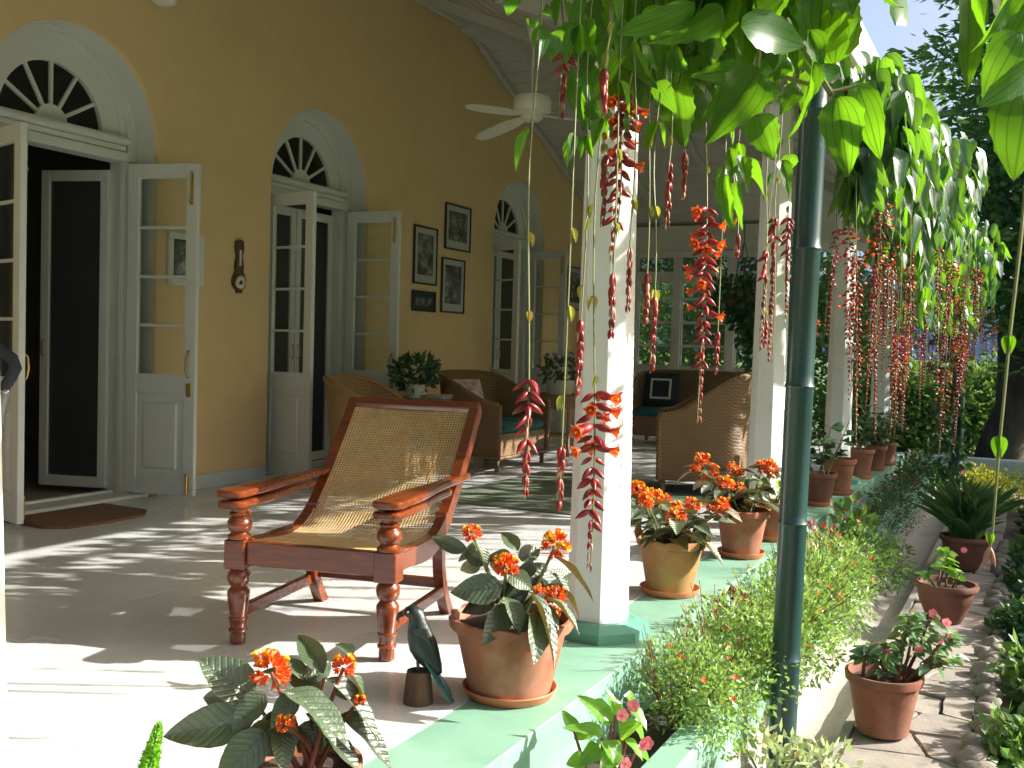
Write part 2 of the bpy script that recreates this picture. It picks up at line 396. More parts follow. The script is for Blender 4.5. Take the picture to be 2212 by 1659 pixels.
M_REDF = leafmat('red_petal', (.62,.03,.04), None, (.8,.05,.05), .25, .5, var=.2)
M_LILAC = leafmat('lilac_petal', (.45,.30,.42), None, (.5,.35,.4), .2, .6, var=.4)
# ================================================================== SETTING
WX = -5.85                                                # face of the house wall
mb = MB(); mb.add([(-2500,-60,-.6),(2500,-60,-.6),(2500,2600,-.6),(-2500,2600,-.6)], [(0,1,2,3)])
struct('garden_ground', mb, M_GRASS)
# dirt drive beyond the beds and lawn strip are sheets a few millimetres up
mb = MB(); mb.add([(.15,2.0,-.575),(6,2.0,-.575),(7,9.5,-.575),(5,12.2,-.575),(.1,12.2,-.575)], [(0,1,2,3,4)]); struct('flower_bed_soil', mb, M_SOIL)
mb = MB(); mb.add([(-.35,12.0,-.57),(9,11.2,-.57),(12,14.9,-.57),(-.2,15.2,-.57)], [(0,1,2,3)]); struct('dirt_path', mb, M_PATHD)
# hills far away
def ridge(name, y0, dep, zmax, x0, x1, seed, n=70):
    r = random.Random(seed); ph = [r.uniform(0, 6) for _ in range(6)]
    mb = MB(); rows = 7; vs = []
    for j in range(rows):
        for i in range(n+1):
            u = i/n; x = x0+(x1-x0)*u
            h = .62+.22*sin(u*7+ph[0])+.10*sin(u*17+ph[1])+.03*sin(u*41+ph[2])
            k = j/(rows-1); vs.append((x, y0+dep*k+40*sin(u*23+k*5), -.7+zmax*h*sin(k*pi/2)))
    F = [(j*(n+1)+i, j*(n+1)+i+1, (j+1)*(n+1)+i+1, (j+1)*(n+1)+i) for j in range(rows-1) for i in range(n)]
    mb.add(vs, F); return struct(name, mb, M_HILL, True)
M_HILL = paint('forested_hill', (.012,.026,.030), 1.0, .3, .006, .1, 0, spec=0)
ridge('hill', 900, 500, 210, -1400, 1500, 4)

# verandah floor: slab with tiles laid on it
fl = MB(); fl.box(-5.86, -1.66, -2.5, 14.4, -.12, -.010)
floor = struct('verandah_floor', fl, M_JOINT)
xs = [-5.84, -4.80, -3.60, -2.40, -1.645]; ys = [-2.4+1.2*k+.85 for k in range(-1, 15)]
for i in range(4):
    for j in range(len(ys)-1):
        y0, y1 = ys[j], min(ys[j+1], 14.38)
        if y1-y0 < .1: continue
        t = MB(); t.box(xs[i]+.0012, xs[i+1]-.0012, y0+.0012, y1-.0012, -.009, rng.uniform(-.0003, .0)); obj('floor_tile', t, M_TERRZ, floor, smooth=False)

# ================================================================== BUNGALOW
bun = thing('bungalow', 'buff yellow colonial bungalow with white arched french doors behind a deep verandah', 'house', (WX, 7, 0))
DOORS = [4.88, 7.59, 11.66]; AR = .72; SPR = 2.60; RX = WX-.20
w = MB(); YA, YB, ZT = -3.0, 14.6, 5.4
edges = [YA]
def q(y0, y1, z0, z1): w.add([(WX,y0,z0),(WX,y1,z0),(WX,y1,z1),(WX,y0,z1)], [(0,1,2,3)])
prev = YA
for c in DOORS:
    for k in range(4): q(prev+(c-AR-prev)*k/4, prev+(c-AR-prev)*(k+1)/4, 0, ZT)
    for s in (-1, 1): w.add([(WX,c+s*AR,0),(WX,c+s*AR,SPR),(WX-.028,c+s*AR*.985,SPR),(WX-.028,c+s*AR*.985,0)], [(0,1,2,3)])
    n = 28
    for k in range(n):
        a0 = pi-pi*k/n; a1 = pi-pi*(k+1)/n
        y0, z0, y1, z1 = c+AR*cos(a0), SPR+AR*sin(a0), c+AR*cos(a1), SPR+AR*sin(a1)
        w.add([(WX,y0,z0),(WX,y1,z1),(WX,y1,ZT),(WX,y0,ZT)], [(0,1,2,3)])
        w.add([(WX,y0,z0),(WX,y1,z1),(WX-.028,c+(y1-c)*.985,SPR+(z1-SPR)*.985),(WX-.028,c+(y0-c)*.985,SPR+(z0-SPR)*.985)], [(3,2,1,0)])
    prev = c+AR
q(prev, YB, 0, ZT)
obj('wall', w, M_WALL, bun, smooth=False)
def archprof(c, r, z0, n=28, half=None):
    h = r if half is None else half
    return [(c+h, z0)]+[(c+r*cos(pi*k/n), SPR+.06*(r < .7)+r*sin(pi*k/n)) for k in range(n+1)]+[(c-h, z0)]
FZ = 2.66                                                 # foot of the fanlights
for di, c in enumerate(DOORS):
    # white plaster reveal
    rv = MB(); P = archprof(c, AR*.985, 0); n = len(P)
    rings = [[(x, y, z) for (y, z) in P] for x in (WX-.028, RX)]
    vs = rings[0]+rings[1]; rv.add(vs, [(i, i+1, n+i+1, n+i) for i in range(n-1)])
    obj('reveal', rv, M_WHITE, bun, smooth=True)
    fr = MB()
    def ring(ro, ri, x, zb):
        A = [(c+ro, zb)]+[(c+ro*cos(pi*k/28), FZ+ro*sin(pi*k/28)) for k in range(29)]+[(c-ro, zb)]
        B = [(c+ri, zb)]+[(c+ri*cos(pi*k/28), FZ+ri*sin(pi*k/28)) for k in range(29)]+[(c-ri, zb)]
        m = len(A); vs = [(x, y, z) for y, z in A]+[(x, y, z) for y, z in B]+[(x-.045, y, z) for y, z in B]
        fr.add(vs, [(i, i+1, m+i+1, m+i) for i in range(m-1)]+[(m+i, m+i+1, 2*m+i+1, 2*m+i) for i in range(m-1)])
    ring(.78, .62, RX-.001, 2.50); ring(.62, .575, RX-.024, 2.50); ring(.575, .42, RX-.045, FZ-.02)
    for s in (-1, 1):                                      # jambs with a rebate
        fr.box(RX-.09, RX-.002, c+s*.58, c+s*.715, 0, 2.50, .006)
        fr.box(RX-.14, RX-.02, c+s*.575, c+s*.635, 0, 2.50, .004)
    obj('door_frame', fr, M_WHITE, bun, smooth=False)
    tr = MB(); tr.box(RX-.12, RX+.03, c-.60, c+.60, 2.485, 2.555, .006); tr.box(RX-.12, RX+.012, c-.60, c+.60, 2.555, 2.61, .012); tr.box(RX-.12, RX+.045, c-.62, c+.62, 2.61, 2.668, .02)
    obj('transom', tr, M_WHITE, bun, smooth=False)
    fan = MB()
    for k in range(1, 6):
        a = pi*k/6; M = Matrix.Translation((RX-.075, c, FZ)) @ Matrix.Rotation(a, 4, 'X')
        fan.box(-.015, .015, .10, .425, -.013, .013, .003, M)
    hub = [(c+.13*cos(pi*k/14), FZ+.13*sin(pi*k/14)) for k in range(15)]
    m = len(hub); fan.add([(RX-.055, y, z) for y, z in hub]+[(RX-.10, y, z) for y, z in hub], [tuple(range(m))]+[(i, i+1, m+i+1, m+i) for i in range(m-1)])
    fo = obj('fanlight', fan, M_WHITE, bun, smooth=False)
    for k in range(6):
        a0, a1 = pi*k/6+.02, pi*(k+1)/6-.02; g = MB()
        vs = [(RX-.08, c+.12*cos(a0), FZ+.12*sin(a0)), (RX-.08, c+.43*cos(a0), FZ+.43*sin(a0)), (RX-.08, c+.43*cos((a0+a1)/2), FZ+.43*sin((a0+a1)/2)), (RX-.08, c+.43*cos(a1), FZ+.43*sin(a1)), (RX-.08, c+.12*cos(a1), FZ+.12*sin(a1))]
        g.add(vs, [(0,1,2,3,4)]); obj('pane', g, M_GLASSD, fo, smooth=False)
    th = MB(); th.box(RX-.16, WX-.02, c-.70, c+.70, -.008, .022, .006); th.box(RX-.10, RX-.05, c-.57, c+.57, .022, .04, .004); obj('threshold', th, M_WHITE, bun, smooth=False)
# skirting band between the doors
sk = MB(); prev = YA
for c in DOORS+[None]:
    e = YB if c is None else c-AR
    sk.box(WX+.003, WX+.022, prev+(0 if prev == YA else .02), e-.02, 0, .115, .004); prev = 0 if c is None else c+AR
obj('skirting', sk, M_SKIRT, bun, smooth=False)
# dim rooms behind the doors
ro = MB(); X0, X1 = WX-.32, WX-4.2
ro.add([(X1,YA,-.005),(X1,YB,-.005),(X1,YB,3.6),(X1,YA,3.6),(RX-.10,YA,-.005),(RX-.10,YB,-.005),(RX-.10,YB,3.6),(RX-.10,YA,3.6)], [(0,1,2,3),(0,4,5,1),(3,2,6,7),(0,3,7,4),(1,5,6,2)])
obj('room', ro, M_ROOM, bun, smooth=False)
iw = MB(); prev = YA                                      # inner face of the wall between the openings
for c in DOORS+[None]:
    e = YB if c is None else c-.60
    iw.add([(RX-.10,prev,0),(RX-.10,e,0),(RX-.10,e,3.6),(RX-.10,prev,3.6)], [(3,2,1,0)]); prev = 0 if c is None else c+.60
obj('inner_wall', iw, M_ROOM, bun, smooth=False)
cu = MB(); pts = []
for k in range(25): pts.append((RX-.42+.025*sin(k*1.9), 5.20+.012*k))
cu.add([(x, y, .05) for x, y in pts]+[(x, y, 2.5) for x, y in pts], [(i, i+1, 26+i, 25+i) for i in range(24)])


# one french door leaf, hinge on its y = 0 edge, lying along +y, inner face toward -x
LW, LH, LT = .575, 2.43, .042
def leaf_parts():
    f = MB(); S = .092; h = LT/2
    f.box(-h, h, 0, S, 0, LH, .004); f.box(-h, h, LW-S, LW, 0, LH, .004)
    for z0, z1 in ((0, .125), (.745, .89), (LH-.105, LH)): f.box(-h+.001, h-.001, S, LW-S, z0, z1, .003)
    for k in range(1, 4):
        z = .89+(LH-.105-.89)*k/4; f.box(-.013, .013, S, LW-S, z-.011, z+.011, .004)
    pn = MB(); pn.box(-.010, .010, S, LW-S, .125, .745); pn.box(-.021, .021, S+.055, LW-S-.055, .19, .68, .010)
    panes = []
    for k in range(4):
        z0 = .89+(LH-.105-.89)*k/4+.009; z1 = .89+(LH-.105-.89)*(k+1)/4-.009
        g = MB(); g.add([(0,S,z0),(0,LW-S,z0),(0,LW-S,z1),(0,S,z1)], [(0,1,2,3)]); panes.append(g.mesh('pane', M_GLASS, False))
    hd = MB()
    hd.tube([(-h-.002,LW-.05,1.05),(-h-.035,LW-.053,1.02),(-h-.042,LW-.055,.95),(-h-.03,LW-.05,.89),(-h-.004,LW-.05,.87)], [.006,.007,.008,.007,.006], 7)
    hd.ball((-h-.006,LW-.05,1.055), .016, 8, 6, (.5,1,1.3)); hd.box(-h-.012, -h-.0005, LW-.066, LW-.026, .73, .83, .003)
    bt = MB(); bt.box(-h-.006, -h-.0005, LW-.062, LW-.034, 2.13, 2.36, .002); bt.tube([(-h-.013,LW-.048,2.16),(-h-.013,LW-.048,2.37)], .008, 7); bt.ball((-h-.016,LW-.048,2.16), .014, 8, 6)
    bb = MB(); bb.box(-h-.006, -h-.0005, LW-.062, LW-.034, .02, .17, .002); bb.tube([(-h-.016,LW-.048,.02),(-h-.016,LW-.048,.15)], .010, 7); bb.ball((-h-.016,LW-.048,.155), .015, 8, 6)
    return f.mesh('door_leaf', M_WHITE, False), pn.mesh('panel', M_WHITE, False), panes, hd.mesh('handle', M_BRASS), bt.mesh('bolt', M_BRASS), bb.mesh('bolt', M_BRASS)
LEAF = leaf_parts()
def door_leaf(hinge, end, flip):
    v = Vector((end[0]-hinge[0], end[1]-hinge[1], 0)); y = v.normalized(); x = Vector((y.y, -y.x, 0))
    if flip: x = -x
    M = frame(Vector((*hinge, .035)), x, y, Vector((0,0,1)))
    if flip:                                              # keep the matrix a rotation: mirror about the leaf's own plane is not needed, turn the hardware side instead
        M = frame(Vector((*hinge, .035)), -x, y, Vector((0,0,1)))
    o = link('door_leaf', LEAF[0], bun, M); link('panel', LEAF[1], o, M)
    for p in LEAF[2]: link('pane', p, o, M)
    H = M @ Matrix.Scale(-1, 4, (1,0,0)) if flip else M
    for nm, k in (('handle', 3), ('bolt', 4), ('bolt', 5)): link(nm, LEAF[k], o, H)
    return o
HX = WX-.14
for c, rend, lend in ((4.88, (-5.42, 5.60), (-5.43, 4.15)), (7.59, (-5.41, 8.23), (-5.44, 6.93)), (11.66, (-5.41, 12.16), (-5.44, 10.86))):
    door_leaf((HX, c+.585), rend, True); door_leaf((HX, c-.585), lend, False)
# inner leaves with insect screen
def screen_leaf(hinge, end):
    v = Vector((end[0]-hinge[0], end[1]-hinge[1], 0)); Wd = .56; y = v.normalized(); x = Vector((y.y, -y.x, 0))
    M = frame(Vector((*hinge, .05)), x, y, Vector((0,0,1)))
    f = MB(); S = .07
    f.box(-.018, .018, 0, S, 0, 2.38, .004); f.box(-.018, .018, Wd-S, Wd, 0, 2.38, .004); f.box(-.017, .017, S, Wd-S, 0, .08, .003); f.box(-.017, .017, S, Wd-S, 2.30, 2.38, .003)
    o = obj('screen_leaf', f, M_WHITE, bun, M, False)
    g = MB(); g.add([(0,S,.08),(0,Wd-S,.08),(0,Wd-S,2.30),(0,S,2.30)], [(0,1,2,3)]); obj('screen', g, M_SCREEN, o, M, False)
    h = MB()
    for s in (-1, 1): h.tube([(s*.02,Wd-.035,.98),(s*.045,Wd-.035,1.0),(s*.045,Wd-.035,1.09),(s*.02,Wd-.035,1.11)], .006, 6)
    obj('handle', h, M_BRASS, o, M)
SX = RX-.115
screen_leaf((SX, 4.88+.56), (SX-.55, 4.88+.40)); screen_leaf((SX, 4.88-.56), (SX-.54, 4.88-.75))
for c in DOORS[1:]: screen_leaf((SX, c+.565), (SX, c)); screen_leaf((SX, c-.565), (SX, c))

# plinth and pillars
PXE = -1.335
pl = MB(); pl.box(-1.645, PXE, -2.5, 13.45, -.06, -.002, .004); pl.box(-1.64, PXE-.012, -2.5, 13.44, -.62, -.06)
obj('plinth', pl, M_GREEN, bun, smooth=False)
def octo(h, c): return [(h,-h+c),(h,h-c),(h-c,h),(-h+c,h),(-h,h-c),(-h,-h+c),(-h+c,-h),(h-c,-h)]
pil = MB(); pil.loft([[(x, y, .055) for x, y in octo(.118, .060)], [(x, y, 3.0) for x, y in octo(.088, .045)]])
PIL = pil.mesh('pillar', M_PIL, False)
pb = MB(); pb.loft([[(x, y, -.001) for x, y in octo(.205, .115)], [(x, y, .038) for x, y in octo(.205, .115)], [(x, y, .062) for x, y in octo(.150, .08)], [(x, y, .064) for x, y in octo(.118, .060)]])
PBS = pb.mesh('pillar_base', M_GREEN2, False)
PILY = [1.049, 4.02, 7.08, 10.03, 13.1]
for y in PILY:
    x = -1.60 if y > 2 else -1.589
    Mp = TR((x, y, 0)) @ (Matrix.Rotation(-.019, 4, Vector((-sin(YAW), cos(YAW), 0))) if y < 2 else Matrix.Identity(4))
    o = link('pillar', PIL, bun, Mp); link('pillar_base', PBS, o, TR((x, y, 0)))
bm_ = MB(); bm_.box(-1.68, -1.52, -2.5, 14.35, 2.98, 3.13, .01); bm_.box(-1.63, -1.57, -2.5, 14.35, 2.88, 2.98, .006); obj('eave_beam', bm_, M_CEIL, bun, smooth=False)

# ceiling boards: lean-to (P1, boards along y) and hip end (P2, boards along x)
TH = .42; Z0, Y0 = 4.87, 10.05
def z1(x): return Z0-TH*(x-WX)
def z2(y): return Z0-TH*(y-Y0)
cg = MB(); YE = 14.45
cg.add([(WX,YA,z1(WX)+.05),(-.86,YA,z1(-.86)+.05),(-.86,Y0+(-.86-WX),z1(-.86)+.05),(WX,Y0,z1(WX)+.05)], [(0,1,2,3)])
cg.add([(WX,Y0,Z0+.05),(WX+4.99,Y0+4.99,z2(Y0+4.99)+.05),(WX,Y0+4.99,z2(Y0+4.99)+.05)], [(0,1,2)])
cei = obj('ceiling', cg, M_JOINT, bun, smooth=False)
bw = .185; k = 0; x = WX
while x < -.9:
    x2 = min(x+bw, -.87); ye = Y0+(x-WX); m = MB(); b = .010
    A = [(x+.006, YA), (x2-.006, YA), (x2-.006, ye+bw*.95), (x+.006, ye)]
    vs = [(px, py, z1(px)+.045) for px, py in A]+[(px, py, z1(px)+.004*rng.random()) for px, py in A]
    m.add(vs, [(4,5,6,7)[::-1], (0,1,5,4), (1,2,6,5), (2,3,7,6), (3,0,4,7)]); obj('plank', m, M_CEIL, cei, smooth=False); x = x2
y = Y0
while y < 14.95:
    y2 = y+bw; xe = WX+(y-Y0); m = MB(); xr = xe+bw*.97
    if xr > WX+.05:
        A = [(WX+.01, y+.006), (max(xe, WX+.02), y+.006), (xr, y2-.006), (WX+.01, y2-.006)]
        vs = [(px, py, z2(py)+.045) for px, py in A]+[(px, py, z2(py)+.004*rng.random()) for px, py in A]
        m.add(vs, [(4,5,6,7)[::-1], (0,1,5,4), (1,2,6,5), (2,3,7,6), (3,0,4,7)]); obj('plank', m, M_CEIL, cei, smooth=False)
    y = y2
# hip beam, rafters, wall trim
def beam(name, a, b, wd, dp):
    a, b = Vector(a), Vector(b); d = (b-a); Ln = d.length; d.normalize(); s = d.cross(Vector((0,0,1))).normalized(); u = s.cross(d)
    m = MB(); m.box(0, Ln, -wd/2, wd/2, -dp, 0, .008, frame(a, d, s, u)); return obj(name, m, M_CEIL, bun, smooth=False)
beam('hip_beam', (WX+.02, Y0, Z0+.01), (WX+4.9, Y0+4.88, Z0-TH*4.88+.01), .11, .16)
for k in range(1, 5): beam('rafter', (WX+.05+k*.95, Y0+k*.95+.1, z2(Y0+k*.95+.1)+.005), (WX+.05+k*.95, 14.85, z2(14.85)+.005), .06, .09)
for yy in (9.0, 7.2, 5.4, 3.6): beam('rafter', (WX+.05, yy, z1(WX+.05)+.005), (-.9, yy, z1(-.9)+.005), .07, .11)
beam('wall_trim', (WX+.04, Y0+.05, z2(Y0+.05)-.01), (WX+.04, 14.4, z2(14.4)-.01), .06, .07)
beam('wall_trim', (WX+.05, YA, Z0-.01), (WX+.05, Y0-.05, Z0-.01), .07, .11)
# roof skin and fascia
rf = MB(); OV = .13
rf.add([(WX-1.2,YA,z1(WX-1.2)+OV),(-.84,YA,z1(-.84)+OV),(-.84,Y0+5.01,z1(-.84)+OV),(WX-1.2,Y0-1.2,z1(WX-1.2)+OV)], [(0,1,2,3)])
rf.add([(WX-1.2,Y0-1.2,z2(Y0-1.2)+OV),(-.84,Y0+5.01,z1(-.84)+OV),(WX-1.2,Y0+5.01,z2(Y0+5.01)+OV)], [(0,1,2)])
M_ROOF = paint('white_roof_sheet', (.78,.78,.78), .45, .04, 2, 30, .05)
obj('roof', rf, M_ROOF, bun, smooth=False)
fs = MB(); fs.box(-.865, -.835, YA, Y0+5, z1(-.85)-.09, z1(-.85)+.14, .006); obj('fascia', fs, M_PIL, bun, smooth=False)
fs = MB(); fs.box(WX-1, -.865, Y0+4.97, Y0+5, z1(-.85)-.09, z1(-.85)+.14, .006); obj('fascia', fs, M_PIL, bun, smooth=False)
# glazed far end of the verandah
GY = 14.38
e = MB(); XL, XR = WX+.01, -3.15
e.box(XL, XR, GY-.06, GY+.06, 2.62, 3.02, .008); e.box(XL, XR, GY-.08, GY+.08, 2.56, 2.66, .01); e.box(XL, XR, GY-.05, GY+.05, 2.24, 2.36, .006)
e.box(XL, XR, GY-.05, GY+.05, .86, .95, .006); e.box(XL, XR, GY-.03, GY+.03, 0, .86)
POST = [-5.83, -5.28, -4.62, -3.82, -3.2]
for px in POST: e.box(px-.06, px+.06, GY-.07, GY+.07, 0, 2.6, .006)
obj('end_wall', e, M_WHITE, bun, smooth=False)
for a, b in zip(POST, POST[1:]):
    wm = MB(); x0, x1 = a+.06, b-.06; nx = 2
    for k in range(nx+1): xx = x0+(x1-x0)*k/nx; wm.box(max(x0, xx-.022), min(x1, xx+.022), GY-.02, GY+.02, .95, 2.24)
    for zz in (.97, 1.28, 1.62, 1.96, 2.22): wm.box(x0, x1, GY-.018, GY+.018, zz-.02, zz+.02)
    wo = obj('window', wm, M_WHITE, bun, smooth=False)
    for k in range(nx):
        for za, zb in ((.97,1.28),(1.28,1.62),(1.62,1.96),(1.96,2.22)):
            xa, xb = x0+(x1-x0)*k/nx, x0+(x1-x0)*(k+1)/nx
            g = MB(); g.add([(xa,GY,za),(xb,GY,za),(xb,GY,zb),(xa,GY,zb)], [(0,1,2,3)]); obj('pane', g, M_GLASS, wo, smooth=False)
    g = MB(); g.add([(x0,GY,2.36),(x1,GY,2.36),(x1,GY,2.56),(x0,GY,2.56)], [(0,1,2,3)]); obj('pane', g, M_GLASSD, wo, smooth=False)
cu = MB(); pts = [(-5.76+.02*k, GY-.14+.02*sin(k*1.7)) for k in range(24)]
cu.add([(x, y, .05) for x, y in pts]+[(x, y, 2.24) for x, y in pts], [(i, i+1, 24+i+1, 24+i) for i in range(23)])
M_PINKC = paint('pink_curtain', (.50,.30,.28), .9, .1, 10, 100, .2, var2=((.42,.06,.08), 14, .8)); obj('curtain', cu, M_PINKC, bun)
# ================================================================== OUTDOOR HARD PARTS
pw = MB(); pw.box(-1.11, -.985, 2.2, 13.6, -.62, -.19, .012); pw.box(PXE, -1.11, 13.5, 13.6, -.62, -.19, .01)
tag(obj('planter_wall', pw, M_GREEN, smooth=False), 'long low green painted planter wall between the drain and the verandah plinth', 'planter')
mb = MB(); mb.add([(PXE,2.2,-.27),(-1.1,2.2,-.27),(-1.1,13.5,-.27),(PXE,13.5,-.27)], [(0,1,2,3)]); struct('planter_soil', mb, M_SOIL)
dr = MB(); prof = [(-.985,-.40),(-.978,-.50),(-.93,-.565),(-.86,-.59),(-.77,-.59),(-.72,-.565),(-.700,-.505),(-.66,-.50),(-.655,-.60)]
ny = 60; vs = []
for j in range(ny+1):
    for (x, z) in prof: vs.append((x+rng.uniform(-.006,.006)*(x > -.98), 1.6+12.2*j/ny, z+rng.uniform(-.004,.004)))
m = len(prof); dr.add(vs, [(j*m+i, j*m+i+1, (j+1)*m+i+1, (j+1)*m+i) for j in range(ny) for i in range(m-1)]); struct('drain', dr, M_CONC, True)
# flagstone path
mb = MB(); mb.add([(-.665,1.6,-.535),(-.02,1.6,-.535),(-.02,14.4,-.535),(-.665,14.4,-.535)], [(0,1,2,3)]); path = struct('path', mb, M_EARTH)
pts = []; row = 0; y = 1.5
while y < 14.0:
    nn = 2 if row % 2 else rng.choice((1, 2, 2))
    for c in range(nn): pts.append((-.415+((c-(nn-1)/2)*.25+(.06 if row % 2 else -.05))+rng.uniform(-.06,.06), y+rng.uniform(-.09,.09)))
    y += .30; row += 1
def clip(poly, nx_, ny_, d):
    out = []
    for a, b in zip(poly, poly[1:]+poly[:1]):
        da, db = a[0]*nx_+a[1]*ny_-d, b[0]*nx_+b[1]*ny_-d
        if da <= 0: out.append(a)
        if da*db < 0: f = da/(da-db); out.append((a[0]+(b[0]-a[0])*f, a[1]+(b[1]-a[1])*f))
    return out
for k, (px, py) in enumerate(pts):
    poly = [(-.655,py-.6),(-.165+rng.uniform(-.02,.03),py-.6),(-.165+rng.uniform(-.02,.03),py+.6),(-.655,py+.6)]
    for (qx, qy) in pts:
        dx, dy = qx-px, qy-py; dd = dx*dx+dy*dy
        if 1e-9 < dd < 1.0 and poly: ln = sqrt(dd); poly = clip(poly, dx/ln, dy/ln, (dx*(px+qx)/2+dy*(py+qy)/2)/ln-.006)
    if len(poly) < 3: continue
    cx, cy = sum(p[0] for p in poly)/len(poly), sum(p[1] for p in poly)/len(poly); P = []
    for a, b in zip(poly, poly[1:]+poly[:1]):              # break the straight edges a little
        n_ = max(1, int(sqrt((a[0]-b[0])**2+(a[1]-b[1])**2)/.07))
        for q_ in range(n_): f = (q_+.12 if q_ == 0 else q_)/n_; P.append((a[0]+(b[0]-a[0])*f+rng.uniform(-.005,.005), a[1]+(b[1]-a[1])*f+rng.uniform(-.005,.005)))
        P.append((a[0]+(b[0]-a[0])*.94, a[1]+(b[1]-a[1])*.94))
    top = rng.uniform(-.517,-.506); tx, ty = rng.uniform(-.03,.03), rng.uniform(-.02,.02); m = MB()
    hz_ = lambda x, y_, o: (x, y_, top+o+(x-cx)*tx+(y_-cy)*ty)
    m.loft([[(x, y_, -.545) for x, y_ in P], [hz_(x, y_, -.008) for x, y_ in P], [hz_(cx+(x-cx)*.97, cy+(y_-cy)*.97, 0) for x, y_ in P]])
    obj('flagstone', m, M_STONE, path, smooth=False)
# round stones along the bed
CM = []
from mathutils import noise as mnoise
for k in range(7):
    r = random.Random(k+30); m = MB(); m.ball((0,0,0), 1, 14, 10)
    m.v = [tuple(Vector(p)*(1+.38*mnoise.noise(Vector(p)*1.1+Vector((k*7.3, k, 0)))+.14*mnoise.noise(Vector(p)*3+Vector((0, k*5, 1))))) for p in m.v]; CM.append(m.mesh('edging_stone', M_COBB, True, 180))
y = 2.5; k = 0
while y < 10.5:
    s = rng.uniform(.046, .068)
    o = link('edging_stone', CM[rng.randrange(7)], None, TR((-.125+rng.uniform(-.03,.03), y, -.535+s*.62), rng.uniform(0, 6), s)); o.scale = (s*rng.uniform(.9,1.2), s*rng.uniform(1,1.4), s*rng.uniform(.8,1.05))
    tag(o, 'rounded mossy stone in the row edging the flower bed beside the flagstone path', 'stone', 'stones edging the flower bed'); y += s*rng.choice((1.9, 2.2, 2.6, 3.4)); k += 1
# far white garden wall
lw = MB()
for k in range(10):
    x0 = -7+2.4*k; lw.box(x0, x0+2.385, 17.3, 17.55, -.65, -.33+.01*(k % 2), .015)
tag(obj('garden_wall', lw, M_LOWW, smooth=False), 'low whitewashed wall crossing the far end of the garden', 'wall')
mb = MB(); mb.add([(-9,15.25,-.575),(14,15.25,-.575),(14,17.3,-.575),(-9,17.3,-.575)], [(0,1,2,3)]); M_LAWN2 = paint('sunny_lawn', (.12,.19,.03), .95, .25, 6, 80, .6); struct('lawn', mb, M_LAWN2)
# bamboo pole holding the vine trellis
def bamboo(x, y, zb, zt, r, lean=(0,0)):
    m = MB(); pr = []; z = zb; k = 0
    zs = []
    while z < zt: zs.append(z); z += .56
    P = []; Rr = []
    for z in zs:
        for dz, dr in ((0,.0),(.012,.0055),(.024,.0),(.06,-.001)):
            P.append((x+lean[0]*(z-zb), y+lean[1]*(z-zb), z+dz)); Rr.append((r+dr)*(1-.05*(z-zb)/2.5))
    P.append((x+lean[0]*(zt-zb), y+lean[1]*(zt-zb), zt)); Rr.append(r*.94); m.tube(P, Rr, 24); return m
o = obj('bamboo_pole', bamboo(-.848, 4.21, -.62, 2.45, .058, (.008,.02)), M_POLE); tag(o, 'thick dark green painted bamboo pole standing in front of the verandah', 'pole')
o = obj('bamboo_pole', bamboo(-.75, 13.35, -.62, 2.5, .075), M_POLE); tag(o, 'far green painted bamboo pole wrapped by climbing vine near the white wall', 'pole')
tl = MB()
for x in (-.86,): tl.tube([(x, .6, 2.43), (x, 14.2, 2.44)], .022, 8)
for yy in (1.4, 2.8, 4.25, 5.8, 7.4, 9, 10.6, 12.2, 13.4): tl.tube([(-1.0, yy, 2.42), (-.72, yy+.05, 2.41)], .014, 7)
tag(obj('vine_trellis', tl, M_STEMB), 'thin rail trellis hung between the poles under the eave and hidden by vine', 'trellis')

# ================================================================== FURNITURE
# ---- planter's long chair
CH = thing('planters_chair', "polished red wood planter's long chair with a cane back and broad arms", 'chair', (-2.435, 3.14, 0), math.atan2(.205, .979))
CW = WM[CH.name]
def chp(name, mb, mats, smooth=True, par=None): return obj(name, mb, mats, par or CH, CW, smooth)
HW = .315
def legprof():
    return [(.024,0),(.030,.004),(.031,.03),(.028,.045),(.036,.05),(.037,.058),(.030,.066),(.031,.075),(.035,.095),(.037,.098),(.037,.104),(.032,.108),(.035,.13),(.041,.17),(.044,.20),(.043,.21),(.034,.222),(.030,.228),(.036,.235),(.044,.252),(.046,.268),(.044,.282),(.034,.296),(.030,.302)]
def upprof():
    return [(.034,.412),(.046,.418),(.047,.428),(.038,.436),(.034,.442),(.044,.454),(.049,.470),(.047,.488),(.037,.500),(.034,.505),(.041,.512),(.041,.520),(.032,.526),(.034,.537),(.034,.55)]
for s in (-1, 1):
    l = MB(); M = Matrix.Translation((s*HW, 0, 0)); l.lathe(legprof(), 24, M); l.box(-.044, .044, -.044, .044, .300, .415, .004, M); l.lathe(upprof(), 24, M)
    chp('front_leg', l, M_WOOD)
a = MB(); a.box(-HW+.044, HW-.044, -.026, .012, .318, .412, .004); chp('apron', a, M_WOOD, False)
